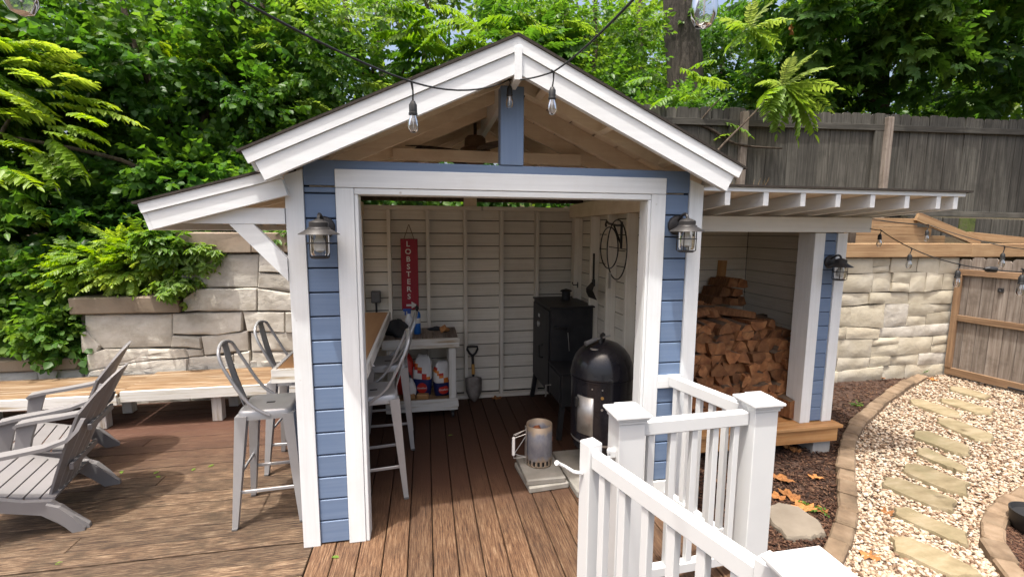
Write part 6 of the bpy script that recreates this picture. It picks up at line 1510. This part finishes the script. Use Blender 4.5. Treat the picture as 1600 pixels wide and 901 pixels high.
trunk(t, [pp(1222, 232, 3.3), pp(1150, 225, 3.4), pp(1090, 195, 3.5), pp(990, 205, 3.6)], [.012, .018, .02, .015], name='limb'); trunk(t, [pp(1090, 195, 3.5), pp(1110, 170, 3.4), pp(1130, 150, 3.4)], [.014, .01, .006], name='limb')
# -- far wood beyond, one mass
t = thing('far_wood', 'far sunlit woodland filling the gaps behind the near trees', 'woodland', (1, 10, 2.4)); t['kind'] = 'stuff'
far = []
for i in range(34):
    x = -13+i*.95; y = 8.5+FR.uniform(-1, 2.2)
    for zc in (2.9, 4.3, 5.7, 7.1):
        gap = (-1.2 < x < 3.2 and zc > 4)
        if FR.uniform() < (.42 if gap else .88): far.append(((x+FR.uniform(-.6, .6), y+FR.uniform(-.6, .6), zc+FR.uniform(-.5, .5)), (1.0, .8, .9), 60 if gap else 95))
for px in (640, 690, 740, 800, 860): q = pp(px, RND.uniform(-20, 30), 9.5); far.append(((q.x, q.y, q.z), (.8, .6, .5), 55))
foliage('crown', t, 'far', far, 'leaf_far', (.15, .95))
for i, px in enumerate((365, 402, 425, 460, 500, 600, 655, 880, 960, 1000, 1130, 1300)):
    q = pp(px, 150, 8.0+RND.uniform(-1.5, 1.5)); dx = RND.uniform(-.5, .5)
    tt = tree('far_trunk', 'thin dark trunk seen through the gaps between the trees', (q.x-dx, q.y, 2.5), group='thin trunks in the wood')
    trunk(tt, [(q.x-dx, q.y, 2.3), (q.x, q.y, 4.5), (q.x+dx*.6, q.y, 7.5)], [.09, .075, .05])
# -- small plants and dry grass
t = thing('dry_grass_tuft', 'dry straw coloured grass tuft at the foot of the fence', 'grass', (5.35, 3.3, 2.0))
g = []
for i in range(46):
    a = RND.uniform(0, 6.28); l = RND.uniform(.25, .6); r0 = RND.uniform(0, .12); b = Vector((r0*math.cos(a), r0*math.sin(a), 0)); e = Vector((math.cos(a)*l*.55, math.sin(a)*l*.3, l)); g.append(tube_geo([b, b.lerp(e, .5)+Vector((0, 0, .05)), e], [.003, .002, .001], 3))
ob('blades', me('blades', *join(*g), 'dry_grass'), t, (0, 0, .1))
for (x, y, lab) in ((1340, 637, 'small green seedling in the mulch beside the firewood shelter'), (1440, 588, 'low green weeds at the foot of the warm stone wall'), (1480, 583, 'low green weeds at the corner of the stone wall and gate'), (1275, 800, 'tiny green seedling beside the flagstone')):
    p = at(x, y, 'Z', GZ); w = thing('weed', lab, 'plant', p, 0, 'small weeds in the garden'); foliage('foliage', w, 'round', [((p.x, p.y, GZ+.04), (.05, .04, .02), 7)], 'leaf_green', (.3, .8), scale=(.18, .3), sub=.10)
for i, (x, y) in enumerate([(85, 880), (240, 740), (250, 745), (335, 725), (190, 735), (700, 680), (300, 735), (530, 870)]):
    p = at(x, y, 'Z', .002); V, F = leaf_q(.05, .025, .1, .05); m = np_mesh('green_leaf', V, F, 'leaf_bright', np.full(6, .6)); tag(ob('green_leaf', m, None, p, (0, 0, i*1.3)), 'tiny fresh green leaf fallen on the deck boards', 'leaf', 'tiny leaves on the deck')

pt = at(1618, 835, 'Z', GZ); pot = thing('plant_pot', 'rounded black pot standing in the mulch behind the far brick edging', 'pot', (pt.x, pt.y, GZ))
lathe('pot_body', [(.001, 0), (.10, .0), (.14, .06), (.15, .14), (.155, .17), (.145, .172), (.13, .14), (.001, .13)], 'black_rubber', pot, 28)
